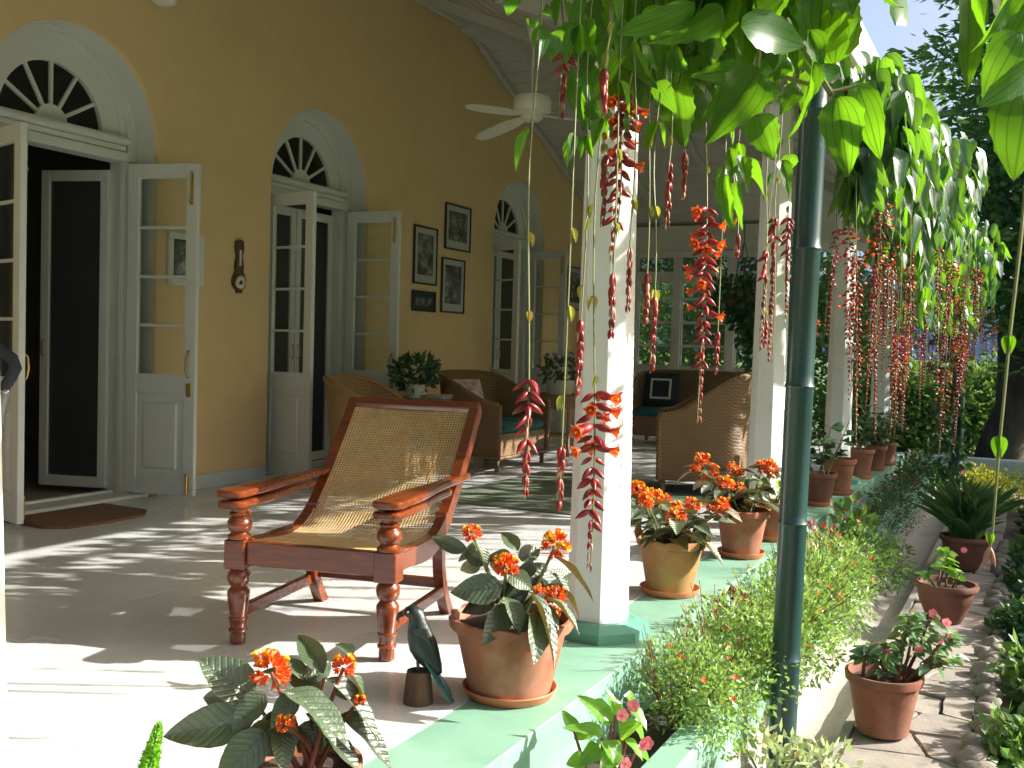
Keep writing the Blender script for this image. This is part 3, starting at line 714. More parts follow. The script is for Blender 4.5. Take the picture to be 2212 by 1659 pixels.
# side profile of the seat and back
SP = [(.02,.402),(.16,.388),(.30,.372),(.42,.372),(.52,.395),(.62,.452),(.74,.555),(.86,.678),(.98,.812),(1.07,.918)]
def spl(t):
    t = t*(len(SP)-1); i = min(int(t), len(SP)-2); f = t-i
    p = [SP[max(0, min(len(SP)-1, j))] for j in (i-1, i, i+1, i+2)]
    return tuple(.5*((2*p[1][k])+(-p[0][k]+p[2][k])*f+(2*p[0][k]-5*p[1][k]+4*p[2][k]-p[3][k])*f*f+(-p[0][k]+3*p[1][k]-3*p[2][k]+p[3][k])*f**3) for k in (0,1))
def spt(t):
    a, b = spl(max(0, t-.01)), spl(min(1, t+.01)); d = Vector((b[0]-a[0], b[1]-a[1])); d.normalize(); return d
for s in (-1, 1):
    m = MB(); rings = []
    for k in range(33):
        t = k/32; y, z = spl(t); d = spt(t); nx, nz = -d.y, d.x
        th = .062 if k < 20 else .055; x0, x1 = s*HW-s*.024, s*HW+s*.020
        up = .012
        c = [(x0, up), (x1, up), (x1, -th), (x0, -th)]
        rings.append([(x, y+nx*h, z+nz*h) for x, h in c])
    m.loft(rings); chp('side_rail', m, M_WOOD, True)
    b = MB(); b.box(s*HW-.028, s*HW+.022, .044, .50, .322, .395, .004); chp('seat_rail', b, M_WOOD, False)
    # curved rear leg
    m = MB(); rings = []
    for k in range(13):
        t = k/12; z = .47*(1-t); y = .64-.05*sin(t*pi*.9)+.14*t*t-.03*t; wdt = .052-.012*sin(t*pi)+.012*t
        x0, x1 = s*(HW-.030), s*(HW+.014); rings.append([(x0,y-wdt/2,z),(x1,y-wdt/2,z),(x1,y+wdt/2,z),(x0,y+wdt/2,z)])
    m.loft(rings); chp('rear_leg', m, M_WOOD)
    # arm and the swing-out leg rest under it
    def slab(z0, z1, ya, yb, wf, wr, off):
        cx = s*(HW+off); rc = .036; out = []
        for k in range(7): a = pi+pi/2*k/6; out.append((cx-wf/2+rc+rc*cos(a), ya+rc+rc*sin(a)))
        for k in range(7): a = 1.5*pi+pi/2*k/6; out.append((cx+wf/2-rc+rc*cos(a), ya+rc+rc*sin(a)))
        for sg in (1, -1):
            side = [(wf/2, ya+.22), (wf/2*.93, ya+.32), (wr/2*1.2, ya+.50), (wr/2, ya+.62), (wr/2, yb-.025), (wr/2-.014, yb)]
            out += [(cx+sg*w_, y_) for w_, y_ in (side if sg > 0 else side[::-1])]
        m = MB(); h = z1-z0; R = []
        for dz, ins in ((0,.011),(.003,.0045),(.009,.0008),(h-.009,.0008),(h-.003,.0045),(h,.011)):
            R.append([(x-ins*max(-1, min(1, (x-cx)/.02)), y+ins*max(-1, min(1, (ya+.10-y)/.03)) if y < ya+.10 else (y-ins if y > yb-.03 else y), z0+dz) for x, y in out])
        m.loft(R); return m
    obj('arm', slab(.583, .615, -.085, .90, .122, .062, .012), M_WOOD, CH, CW, True, 20)
    obj('leg_rest', slab(.541, .573, -.080, .66, .118, .052, .010), M_WOOD, CH, CW, True, 20)
    st = MB(); st.box(s*HW-.016, s*HW+.012, .02, .68, .098, .145, .004); chp('stretcher', st, M_WOOD, False)
st = MB(); st.box(-HW+.01, HW-.01, .655, .685, .125, .168, .004); chp('stretcher', st, M_WOOD, False)
tr_ = MB(); y, z = spl(.985); d = spt(.98); tr_.box(-HW-.018, HW+.018, -.022, .022, -.022, .014, .005, frame(Vector((0, y, z)), Vector((1,0,0)), Vector((0, d.x, d.y)), Vector((0, -d.y, d.x)))); chp('top_rail', tr_, M_WOOD, False)
# the cane: real holes between the strands
cm = MB(); tl_ = [0]; L0 = 0
ts = [k/400 for k in range(401)]; cum = [0]
for t0, t1 in zip(ts, ts[1:]): a, b = spl(t0), spl(t1); cum.append(cum[-1]+sqrt((a[0]-b[0])**2+(a[1]-b[1])**2))
def pos(l, x, off=0):
    k = min(max(int(np.searchsorted(cum, l)), 1), 400); f = (l-cum[k-1])/(cum[k]-cum[k-1]); t = ts[k-1]+f*(ts[k]-ts[k-1]); y, z = spl(t); d = spt(t)
    bow = -.010*(1-(x/(HW-.04))**2)*min(1, max(0, l/.15))
    return (x, y-d.y*(off+bow), z+d.x*(off+bow))
CS = .0135; nx = int((2*(HW-.022))/CS); nl = int((cum[-1]-.045)/CS); x0 = -nx*CS/2
vid = {}
def V(ix, il, off):
    key = (round(ix, 3), round(il, 3), off)
    if key not in vid: vid[key] = len(cm.v); cm.v.append(pos(.006+il*CS, x0+ix*CS, off))
    return vid[key]
o_ = [(0,0),(.5,0),(1,0),(1,.5),(1,1),(.5,1),(0,1),(0,.5)]; r_ = .30; c_ = r_*.707
i_ = [(.5-c_,.5-c_),(.5,.5-r_),(.5+c_,.5-c_),(.5+r_,.5),(.5+c_,.5+c_),(.5,.5+r_),(.5-c_,.5+c_),(.5-r_,.5)]
for i in range(nx):
    for j in range(nl):
        O = [V(i+a, j+b, .003) for a, b in o_]; I = [V(i+a, j+b, .0012) for a, b in i_]
        for k in range(8):
            cm.f.append([O[k], O[(k+1) % 8], I[(k+1) % 8], I[k]]); cm.mi.append(0)
chp('cane_panel', cm, M_CANE, True)

# ---- wicker seats
def wicker_chair(name, label, loc, rz, Wd, D, SH, AH, BH, mat, cushion=True, group=None, legs=True, slope=1):
    t = thing(name, label, 'sofa' if Wd > 1.2 else 'armchair', loc, rz, group); M = WM[t.name]
    # wrap-round shell: local +y is the back, front at y = 0; follows a U plan with the top edge rising to the back
    plan = []; hw = Wd/2
    for k in range(6): plan.append((-hw, D*.72*k/6))
    for k in range(13):
        a = pi-pi*k/12; plan.append((hw*cos(a)*(1 if abs(cos(a)) > .99 else abs(cos(a))**-.0), D*.72+D*.28*sin(a)))
    for k in range(1, 7): plan.append((hw, D*.72*(1-k/6)))
    n = len(plan); m = MB(); outer = []; tops = []
    for k, (x, y) in enumerate(plan):
        f = min(1, max(0, (y/D))); e = f*f*(3-2*f); e = e**slope; top = AH+(BH-AH)*e; fl = .05
        dirx = (x/hw)*.9 if y < D*.75 else x/hw*.7; diry = 0 if y < D*.72 else (y-D*.72)/(D*.28)
        col = []
        for (zf, ofs) in ((.13,0),(SH*.8,0),(SH+.02,.0),(AH*.8,.012),(top-.03,fl),(top,fl+.015)): col.append((x+dirx*ofs, y+diry*ofs, zf))
        for (zf, ofs) in ((top,fl-.03),(top-.05,fl-.045),(SH,-.05),(SH-.04,-.05)): col.append((x+dirx*ofs, y+diry*ofs, zf))
        outer.append(col)
        tops.append((x+dirx*(fl-.005), y+diry*(fl-.005), top))
    m.loft(outer, cap=False, closed=False)
    obj('shell', m, mat, t, M, True, 60)
    b = MB(); b.tube(tops, .028, 8); b.tube([(x, y, .14) for x, y in plan], .018, 6); b.tube([(-hw, 0, .13), (hw, 0, .13)], .016, 6); b.tube([(-hw, 0, .13), (-hw-.02, -.01, AH)], .024, 7); b.tube([(hw, 0, .13), (hw+.02, -.01, AH)], .024, 7)
    obj('braid', b, mat, t, M)
    s = MB(); s.box(-hw+.03, hw-.03, .0, D*.9, .14, SH-.02, .01); obj('seat', s, mat, t, M, False)
    if cushion:
        nC = max(1, round(Wd/.62)); 
        for k in range(nC):
            x0 = -hw+.06+(2*hw-.12)*k/nC; x1 = -hw+.06+(2*hw-.12)*(k+1)/nC
            c = MB(); c.box(x0+.004, x1-.004, -.01, D*.80, SH-.02, SH+.085, .035); obj('seat_cushion', c, M_TEAL, t, M, True, 80)
    for x, y in ((-hw+.03, .03), (hw-.03, .03), (-hw+.06, D*.85), (hw-.06, D*.85)):
        l = MB(); l.tube([(x, y, .16), (x, y, 0)], [.028, .022], 8); obj('leg', l, mat, t, M)
    return t
wicker_chair('wicker_armchair', 'honey wicker armchair with a sloping top rail close behind the planter\'s chair', (-4.42, 7.08, 0), R_(104), .74, .74, .36, .60, .90, M_WICK2)
wicker_chair('wicker_armchair', 'brown wicker loveseat with a teal seat and floral cushion against the wall', (-4.46, 9.08, 0), R_(90), 1.06, .78, .38, .64, .92, M_WICK)
wicker_chair('wicker_armchair', 'brown wicker armchair seen from its side behind the middle pots', (-2.82, 8.42, 0), R_(-72), .70, .74, .38, .66, 1.02, M_WICK)
wicker_chair('wicker_sofa', 'long wicker sofa with teal seat in front of the far windows', (-3.72, 12.35, 0), 0, 1.75, .72, .38, .62, .93, M_WICK)
# loose cushions
def cushion(label, loc, rz, tilt, s, mat, deco=None, lab2=None):
    M = Matrix.Translation(Vector(loc)) @ Matrix.Rotation(rz, 4, 'Z') @ Matrix.Rotation(tilt, 4, 'X')
    t = tag(link('cushion', None, None, M), label, 'cushion')
    m = MB(); n = 10; vs = []
    for sgn in (1, -1):
        for i in range(n+1):
            for j in range(n+1):
                u, v = i/n*2-1, j/n*2-1; h = .5*s*.42*((1-u**4)*(1-v**4))**.5; pin = 1-.06*(1-abs(u*v))*0
                vs.append((u*s/2*(1-.05*(1-abs(v))**.5*0), sgn*h*.5, s/2+v*s/2))
    K = (n+1)**2
    for sgn in (0, 1):
        for i in range(n):
            for j in range(n):
                q_ = [sgn*K+i*(n+1)+j, sgn*K+(i+1)*(n+1)+j, sgn*K+(i+1)*(n+1)+j+1, sgn*K+i*(n+1)+j+1]; m.f.append(q_ if sgn else q_[::-1]); m.mi.append(0)
    m.v = vs; obj('cover', m, mat, t, M, True, 180)
    if deco:
        d = MB(); a = s*.30; b_ = s*.24; yy = -s*.098
        def P(u, v):
            h = .5*s*.42*((1-(2*u/s)**4)*(1-(2*v/s)**4))**.5*.5+.003; return (u, -h, s/2+v)
        N_ = 8
        for (sx, sy, ex, ey) in ((-1,-1,1,-1),(1,-1,1,1),(1,1,-1,1),(-1,1,-1,-1)):
            for k in range(N_):
                f0, f1 = k/N_, (k+1)/N_; o0 = (a*(sx+(ex-sx)*f0), a*(sy+(ey-sy)*f0)); o1 = (a*(sx+(ex-sx)*f1), a*(sy+(ey-sy)*f1))
                d.add([P(*o0), P(*o1), P(o1[0]*b_/a, o1[1]*b_/a), P(o0[0]*b_/a, o0[1]*b_/a)], [(0,1,2,3)])
        obj('border', d, M_CREAM, t, M)
    return t
cushion('black cushion with a cream square border on the far wicker sofa', (-4.30, 12.78, .47), R_(8), R_(-16), .46, M_CUSHN, True)
M_FLORAL = paint('floral_print', (.55,.50,.44), .85, .1, 10, 200, .15, var2=((.45,.12,.10), 16, .9), dirt=((.12,.14,.12), 22, .8, .58))
cushion('pale floral print cushion leaning in the corner of the wicker loveseat', (-4.98, 9.0, .46), R_(75), R_(-20), .42, M_FLORAL)
# side table with books, round table, stool
def round_table(name, label, loc, r, h, mat, stool=False):
    t = thing(name, label, 'stool' if stool else 'table', loc); M = WM[t.name]
    m = MB(); m.lathe([(r*.97,h-.035),(r,h-.028),(r,h-.006),(r*.98,h)], 28); obj('table_top', m, mat, t, M)
    m = MB(); m.lathe([(r*.85,h-.15),(r*.88,h-.15),(r*.88,h-.036),(r*.85,h-.036)], 28); obj('skirt', m, mat, t, M)
    for k in range(4):
        a = pi/4+k*pi/2; l = MB(); l.tube([(r*.78*cos(a), r*.78*sin(a), h-.04), (r*.86*cos(a), r*.86*sin(a), .0)], .02, 8); obj('leg', l, mat, t, M)
    g = MB(); g.lathe([(r*.55,.20),(r*.58,.20),(r*.58,.225),(r*.55,.225)], 20); obj('shelf', g, mat, t, M)
    return t
round_table('side_table', 'round wicker side table holding a plant and magazines near the wall', (-5.12, 8.12, 0), .33, .70, M_WICK)
round_table('side_table', 'round dark table carrying the flower basket near the third door', (-4.75, 10.55, 0), .38, .68, M_WICK)
round_table('stool', 'small wicker stool beside the round dark table', (-3.95, 9.7, 0), .22, .46, M_WICK, True)
for k, (dx, rz, c) in enumerate(((0,.3,(.55,.53,.48)),(.01,.45,(.25,.32,.34)),(-.01,.15,(.5,.42,.3)))):
    m = MB(); m.box(-.105, .105, -.14, .14, 0, .010, .002); o = obj('magazine', m, paint('paper_%d' % k, c, .5, .05), None, TR((-4.92+dx, 8.18, .701+.0105*k), rz), False)
    tag(o, ('cream', 'grey blue', 'tan')[k]+' magazine, '+('bottom', 'middle', 'top')[k]+' of the small pile on the side table', 'magazine')
rg = MB(); rg.box(-4.15, -2.3, 6.7, 8.9, .0005, .010, .003); tag(obj('rug', rg, M_RUG, smooth=False), 'faded green patterned rug on the pale verandah floor', 'rug')
dm = MB(); pts = [(-5.66,4.30),(-5.22,4.25),(-5.12,4.36),(-5.10,4.9),(-5.16,5.05),(-5.28,5.12),(-5.66,5.10)]
pts = [(-5.78,4.28),(-5.36,4.25),(-5.24,4.34),(-5.20,4.6),(-5.22,4.92),(-5.34,5.06),(-5.78,5.08)]
dm.prism(pts, .0005, .018); tag(obj('doormat', dm, M_MAT, smooth=False), 'brown coir doormat with rounded end before the near open door', 'doormat')

# ---- wall hangings
def photo_mat(k):
    m, t, p, o = nt('old_photograph'); v = coords(t, 'Object'); mp = N(t, 'ShaderNodeMapping'); mp.inputs['Location'].default_value = (0, k*3.1, k*1.7); L(t, v, mp.inputs[0])
    n = noise(t, 9, 5, .6, mp.outputs[0]); n2 = noise(t, 26, 3, .6, mp.outputs[0])
    c = ramp(t, math_(t, 'ADD', math_(t, 'MULTIPLY', n.outputs[0], .7), math_(t, 'MULTIPLY', n2.outputs[0], .3)), [(.35, (.02,.02,.02)), (.5, (.12,.12,.11)), (.65, (.42,.42,.40))])
    L(t, c, p.inputs['Base Color']); p.inputs['Roughness'].default_value = .12; return m
M_PMAT = paint('picture_mount', (.46,.46,.43), .12, .04, 5, 30, 0)
def picture(label, y0, y1, z0, z1, k, fw=.018, inset=.06, fm=None, mount=None, lip=None):
    t = thing('picture', label, 'picture', (WX+.006, (y0+y1)/2, z0)); f = MB(); x0, x1 = WX+.004, WX+.026
    f.box(x0, x1, y0, y0+fw, z0, z1, .003); f.box(x0, x1, y1-fw, y1, z0, z1, .003); f.box(x0, x1-.001, y0+fw, y1-fw, z0, z0+fw, .003); f.box(x0, x1-.001, y0+fw, y1-fw, z1-fw, z1, .003)
    obj('frame', f, fm or M_BLACK, t, None, False)
    m = MB(); m.box(WX+.005, WX+.014, y0+fw, y1-fw, z0+fw, z1-fw); obj('mount', m, mount or M_PMAT, t, None, False)
    m = MB(); m.box(WX+.0142, WX+.016, y0+fw+inset, y1-fw-inset, z0+fw+inset*(1.4 if z1-z0 > .3 else .8), z1-fw-inset, 0); obj('photograph', m, photo_mat(k), t, None, False)
picture('tall framed old photograph, leftmost of the four hung together', 9.13, 9.60, 1.84, 2.46, 1)
picture('framed group photograph, topmost of the four hung together', 9.76, 10.33, 2.27, 2.78, 2)
picture('tall framed photograph of standing figures, right below the topmost frame', 9.71, 10.22, 1.56, 2.17, 3)
picture('small framed certificate, lowest left of the four hung together', 9.12, 9.59, 1.55, 1.77, 4, .022, .05, None, M_BLACK)
picture('dark framed picture far down the wall past the third door', 13.15, 13.75, 1.75, 2.36, 5)
picture('white framed black and white picture half hidden behind the near door leaf', 5.70, 6.07, 1.60, 2.00, 6, .05, .02, M_WHITE, M_BLACK)
wl = thing('wall_lamp', 'small round wall lamp above the gap beside the near door', 'lamp', (WX, 5.55, 3.62))
m = MB(); m.lathe([(.0,3.60),(.05,3.605),(.085,3.625),(.10,3.66),(.10,3.72),(.06,3.76)], 20, Matrix.Translation((WX+.14, 5.50, .0))); obj('lamp_shade', m, M_FANW, wl)
m = MB(); m.tube([(WX+.002,5.50,3.78),(WX+.08,5.50,3.82),(WX+.14,5.50,3.76)], .012, 8); obj('arm', m, M_FANW, wl)
ba = thing('barometer', 'banjo shaped wooden barometer with a round dial on the buff wall', 'barometer', (WX, 6.47, 1.58)); BY = 6.475
prof = [(2.015,.012),(2.00,.045),(1.985,.04),(1.97,.045),(1.93,.043),(1.88,.030),(1.83,.040),(1.79,.046),(1.755,.040),(1.73,.055),(1.70,.075),(1.67,.080),(1.64,.072),(1.615,.05),(1.60,.03),(1.578,.026)]
P = [(BY+w_, z) for z, w_ in prof]+[(BY-w_, z) for z, w_ in prof[::-1]]
m = MB(); m.add([(WX+.003, y, z) for y, z in P]+[(WX+.028, y, z) for y, z in P], [tuple(range(len(P), 2*len(P)))[::-1]]+[(i, (i+1) % len(P), len(P)+(i+1) % len(P), len(P)+i) for i in range(len(P))]); obj('body', m, wood('dark_barometer_wood', (.045,.014,.008), (.10,.03,.014), .25, .5), ba, None, False)
MX = Matrix.Translation((WX+.028, BY, 1.665)) @ Matrix.Rotation(pi/2, 4, 'Y')
m = MB(); m.lathe([(.062,0),(.064,.012),(.056,.018),(.052,.014)], 24, MX, False); obj('bezel', m, M_BRASS, ba)
m = MB(); m.lathe([(.053,.010),(.052,.0101)], 24, MX); obj('dial', m, M_CREAM, ba, None, False)
m = MB(); m.lathe([(.018,.0115),(.018,.0135)], 14, MX); m.box(-.001, .001, -.04, .03, .012, .014, 0, MX @ Matrix.Rotation(.6, 4, 'Z')); obj('pointer', m, M_BLACK, ba)
m = MB(); m.box(WX+.028, WX+.033, BY-.012, BY+.012, 1.80, 1.93, .002); obj('thermometer', m, M_CREAM, ba, None, False)
# ---- ceiling fan on the hip beam
fp = linex(1149, 225, -5.0)
ft = 1.32; FX, FY = WX+ft, Y0+ft; FZT = Z0-TH*ft-.15
fpos = at(1149, 232, 9.2); FX, FY, FZM = fpos
fn = thing('ceiling_fan', 'cream ceiling fan with three blades hanging from the sloping ceiling', 'fan', (FX, FY, FZM)); M = TR((FX, FY, FZM)); FT = Z0-TH*(FX-WX)-.02-FZM
m = MB(); m.tube([(0,0,.10),(0,0,FT)], .013, 10); obj('rod', m, M_FANW, fn, M)
m = MB(); m.lathe([(.02,FT-.17),(.045,FT-.13),(.07,FT-.02),(.075,FT+.02)], 20); obj('canopy', m, M_FANW, fn, M)
m = MB(); m.lathe([(.03,.115),(.11,.11),(.165,.09),(.175,.06),(.175,-.035),(.165,-.05),(.12,-.055),(.10,-.07),(.10,-.10),(.07,-.125),(.02,-.13)], 28); obj('motor', m, M_FANW, fn, M)
FC = Vector((FX, FY, FZM-.07))
for (bx, by, bd) in ((1006, 231, 9.2), (1033, 301, 9.75), (1280, 264, 9.4)):
    tip = at(bx, by, bd); d = (tip-FC); Ln = d.length; d.normalize(); s_ = Vector((0,0,1)).cross(d).normalized(); u = d.cross(s_)
    m = MB(); R0 = []; nb = 8
    for k in range(nb+1):
        r = .10+(Ln-.10)*k/nb; wd = (.035, .055, .075, .080, .08, .08, .078, .07, .035)[k]; tw = .16
        R0.append([(r, -wd, -wd*tw), (r, wd, wd*tw), (r, wd, .007+wd*tw), (r, -wd, .007-wd*tw)])
    m.loft(R0); obj('blade', m, M_FANW, fn, frame(FC, d, s_, u))
# ---- walking-frame style handle at the far left
hd = thing('trolley', 'folded trolley with black foam grip and grey tube at the left edge', 'trolley', tuple(onz(-60, 1340, 0)))
A = [at(-40, 738, 4.3), at(3, 756, 4.3), at(27, 775, 4.3), at(34, 795, 4.3), at(24, 815, 4.3), at(6, 842, 4.3)]
m = MB(); m.tube(A, [.024,.024,.025,.025,.024,.022], 12); obj('grip', m, paint('black_foam', (.02,.022,.03), .7, .1, 20, 200, .1), hd)
m = MB(); m.tube([at(14, 843, 4.3), at(-6, 935, 4.3), at(-26, 1060, 4.28), Vector((*onz(-60, 1340, 0)[:2], .02))], .014, 10); m.tube([at(4, 848, 4.32), at(-30, 900, 4.32), at(-60, 1000, 4.34)], .011, 8); obj('tube', m, paint('grey_tube', (.35,.36,.38), .3, .05, 5, 30, 0, metal=.7), hd)
m = MB(); m.ball(tuple(at(14, 846, 4.29)), .016, 10, 7); obj('joint', m, paint('steel', (.5,.5,.5), .25, .05, 5, 30, 0, metal=1), hd)
# ---- carved bird on its stump
BP = onz(903, 1517, 0); bd = thing('bird_figure', 'dark carved parrot figure perched on a small wood stump', 'figurine', tuple(BP)); M = TR(BP, 0)
rt, fw2 = Vector((cos(YAW), sin(YAW), 0)), Vector((-sin(YAW), cos(YAW), 0))
M = frame(BP, rt, fw2, Vector((0,0,1)))
m = MB(); m.lathe([(.050,0),(.048,.03),(.044,.075),(.040,.108)], 16); obj('stump', m, paint('bark_stump', (.10,.055,.03), .9, .3, 20, 60, .6, stretch=(1,1,.2)), bd, M, True, 50)
spine = [(-.052,.296,.008,.008),(-.043,.302,.020,.019),(-.028,.304,.027,.025),(-.014,.296,.029,.027),(-.008,.276,.030,.027),(-.004,.25,.038,.032),(.002,.222,.045,.037),(.012,.192,.048,.039),(.026,.165,.044,.036),(.042,.14,.034,.030),(.056,.118,.024,.024),(.066,.098,.014,.018)]
rings = []
for k, (x, z, r, wy) in enumerate(spine):
    a = spine[max(0, k-1)]; b = spine[min(len(spine)-1, k+1)]; d = Vector((b[0]-a[0], 0, b[1]-a[1])).normalized(); u = Vector((-d.z, 0, d.x))
    rings.append([tuple(Vector((x, 0, z))+u*(r*cos(2*pi*i/12))+Vector((0, wy*sin(2*pi*i/12), 0))) for i in range(12)])
m = MB(); m.loft(rings); M_BIRD = paint('dark_bird_feathers', (.010,.020,.015), .4, .4, 40, 120, .5, stretch=(1,1,.4)); obj('body', m, M_BIRD, bd, M, True, 180)
M_TAIL = paint('teal_tail_feathers', (.02,.11,.10), .45, .4, 30, 80, .4, stretch=(2,2,.3))
for k in range(7):
    m = MB(); s = (k-3)*.8; dx = .012*abs(s)*-.5; R0 = []
    for j in range(7):
        t = j/6; wd = .012*(1+.1*t)*(1 if j < 6 else .4); x = .034+.085*t+dx; z = .150-.155*t+.012*abs(s)*t; y = s*.014*(.5+.9*t)
        z = max(z, .004); R0.append([(x-.003, y-wd, z), (x-.003, y+wd, z), (x+.003, y+wd, z+.002), (x+.003, y-wd, z+.002)])
    m.loft(R0); obj('tail_feather', m, M_TAIL, bd, M)
for s in (-1, 1):
    R0 = []; m = MB()
    for j in range(7):
        t = j/6; R0.append([(.0+.055*t-.022*(1-t), s*(.036-.018*t)*1.02, .255-.125*t), (.022+.045*t, s*(.041-.02*t), .25-.13*t+.012*(1-t)), (.03+.04*t, s*(.028-.014*t), .255-.125*t)])
    m.loft(R0); obj('wing', m, M_BIRD, bd, M)
    m = MB(); m.tube([(.004, s*.013, .17), (-.004, s*.014, .14), (-.002, s*.014, .110)], [.009,.005,.004], 7)
    for a in (-.5, 0, .5): m.tube([(-.002, s*.014, .111), (-.022, s*.014+.014*a, .109)], [.004,.002], 5)
    obj('foot', m, M_BLACK, bd, M)
m = MB(); m.tube([(-.056,0,.298),(-.070,0,.292),(-.076,0,.278),(-.070,0,.270)], [.011,.009,.005,.001], 8); obj('beak', m, M_BLACK, bd, M)
for s in (-1, 1):
    m = MB(); m.ball((-.040, s*.020, .309), .004, 8, 6); obj('eye', m, M_BRASS, bd, M)
# ================================================================== PLANTS: meshes shared by all leaves and flowers
def wprof(t, kind):
    if kind == 'vine':  w = (sin(pi*min(1, t**.62))**.75)*(1-.35*t); return max(0, w*1.08)
    if kind == 'ovate': return sin(pi*t**.80)**.85
    if kind == 'heart': return max(0, (sin(pi*t**.55)**.6)*(1-.25*t)*1.05)
    if kind == 'lance': return sin(pi*t**.7)**.9
    if kind == 'petal': return sin(pi*min(1, t**1.4*.93))**.7
    return 1
def unit_leaf(name, mat, kind, nx=4, ny=10, fold=.12, curl=.18, wave=0, teeth=None, seed=0, twist=0):
    r = random.Random(seed); m = MB(); vs = []; uv = []
    for j in range(ny+1):
        t = j/ny; w = wprof(t, kind)
        for i in range(nx+1):
            u = i/nx*2-1; x = u*w*.5
            if teeth and abs(u) == 1 and .12 < t < .8 and j % teeth[0] == (0 if u > 0 else 1): x *= 1+teeth[1]
            a = twist*t
            z = fold*abs(x)-curl*t*t+wave*sin(t*14+u*2)*abs(u)*.5+.02*sin(t*5+seed)
            vs.append((x*cos(a), t+(-.05*abs(u) if kind == 'heart' and t < .05 else 0), z+x*sin(a))); uv.append((.5+x, t))
    F = [(j*(nx+1)+i, j*(nx+1)+i+1, (j+1)*(nx+1)+i+1, (j+1)*(nx+1)+i) for j in range(ny) for i in range(nx)]
    m.add(vs, F, None, uv); return m.mesh(name, mat, True, 180)
VL = [unit_leaf('leaf', LF_VINE, 'vine', 6, 18, .04+.07*k, .04+.09*k, .018+.01*k, (3,.08+.02*k), k, .25*(k-2)) for k in range(5)]
VLF = [unit_leaf('leaf', LF_VINEF, 'vine', 4, 8, .13, .08+.10*k, .02, None, k, .2*(k-1)) for k in range(3)]
CL = [unit_leaf('leaf', LF_CHRY, 'ovate', 6, 14, .22, .15+.13*k, .025, (2,.03), k) for k in range(3)]
BL = [unit_leaf('leaf', LF_BEG, 'heart', 6, 10, .25, .1+.12*k, .03, None, k) for k in range(2)]
IL = [unit_leaf('leaf', LF_IMP, 'ovate', 4, 8, .25, .15+.1*k, .02, None, k) for k in range(2)]
GL = [unit_leaf('leaf', LF_DARK, 'heart', 4, 6, .2, .1+.1*k, .03, None, k) for k in range(2)]
SL = unit_leaf('bract', LF_VINE, 'lance', 4, 7, .3, .1, 0, None, 1)
BR = unit_leaf('bract', M_BRACT, 'ovate', 4, 6, .5, .15, 0, None, 2)
BLADE = [unit_leaf('leaf', LF_BLADE, 'lance', 2, 9, .3, .16+.24*k, 0, None, k) for k in range(3)]
PET = unit_leaf('petal', M_PINK, 'petal', 3, 4, .05, .1, .02)
# raceme pieces, unit length along +y
def bud_mesh(name, mat, fat=.18, op=False):
    m = MB(); pr = [(.02,0),(fat*.55,.08),(fat*.95,.24),(fat,.40),(fat*.8,.58),(fat*.42,.74),(.03,.86)]
    MXY = Matrix.Rotation(-pi/2, 4, 'X'); m.lathe(pr, 8, MXY); m.v = [(x, y, z*.75) for x, y, z in m.v]
    ms = [mat]
    if op:
        m.cur = 1; ms = [mat, M_ORANGE]
        m.lathe([(fat*.45,.55),(fat*.62,.72),(fat*.85,.86),(fat*1.25,.98)], 8, MXY, False)
        for k in range(5):
            a = 2*pi*k/5; c_, s_ = cos(a), sin(a); e = fat*1.2
            m.add([(e*c_-.09*s_, .95, e*s_+.09*c_), (e*c_+.09*s_, .95, e*s_-.09*c_), (e*1.55*c_, .98+.07*(k % 2), e*1.55*s_)], [(0,1,2)])
        m.cur = 2; ms.append(M_YEL); m.lathe([(.05,.9),(.05,1.02)], 5, MXY)
    return m.mesh(name, ms, True, 60)
BUD = bud_mesh('bud', M_BUD); BUDP = bud_mesh('bud', M_BUDP, .13); FLW = bud_mesh('flower', M_BUD, .20, True)
def raceme_items(top, d, Ln, openness, r, scale=1.0):
    """places along a raceme: (kind, base, tip)"""
    out = []; n = max(6, int(Ln/.021)); a0 = r.uniform(0, 6)
    side = d.orthogonal().normalized(); s2 = d.cross(side)
    for k in range(n):
        t = k/n; p = top+d*(Ln*t); big = (1-t)**.55
        o0 = openness*(1-t*1.15); cnt = 3 if t < .85 else 2
        for q_ in range(cnt):
            o = o0*r.uniform(.45,1.35)
            if r.random() < .06: continue
            a = a0+k*1.15+q_*2*pi/cnt+r.uniform(-.3, .3); outd = side*cos(a)+s2*sin(a)
            if o > .5 and r.random() < (o-.22): kind = 'f'; ln = .046; dirn = outd*.92+d*.22
            elif o > .18: kind = 'b'; ln = .030+.012*big; dirn = outd*(.45+.5*o)+d*.5
            else: kind = 'b' if r.random() < .7 else 'p'; ln = .015+.017*big; dirn = outd*.16+d*.98
            dirn = (dirn+Vector((r.uniform(-.12,.12), r.uniform(-.12,.12), r.uniform(-.1,.1)))).normalized()
            out.append((kind, p+outd*.002, p+outd*.002+dirn*ln*scale*r.uniform(.85,1.15)))
    return out
def append_mesh(mb, me, M, mi):
    mb.cur = mi; mb.add([v.co for v in me.vertices], [tuple(p.vertices) for p in me.polygons], M)
TMP = {k: v for k, v in (('f', FLW), ('b', BUD), ('p', BUDP))}
def low(me):  return me
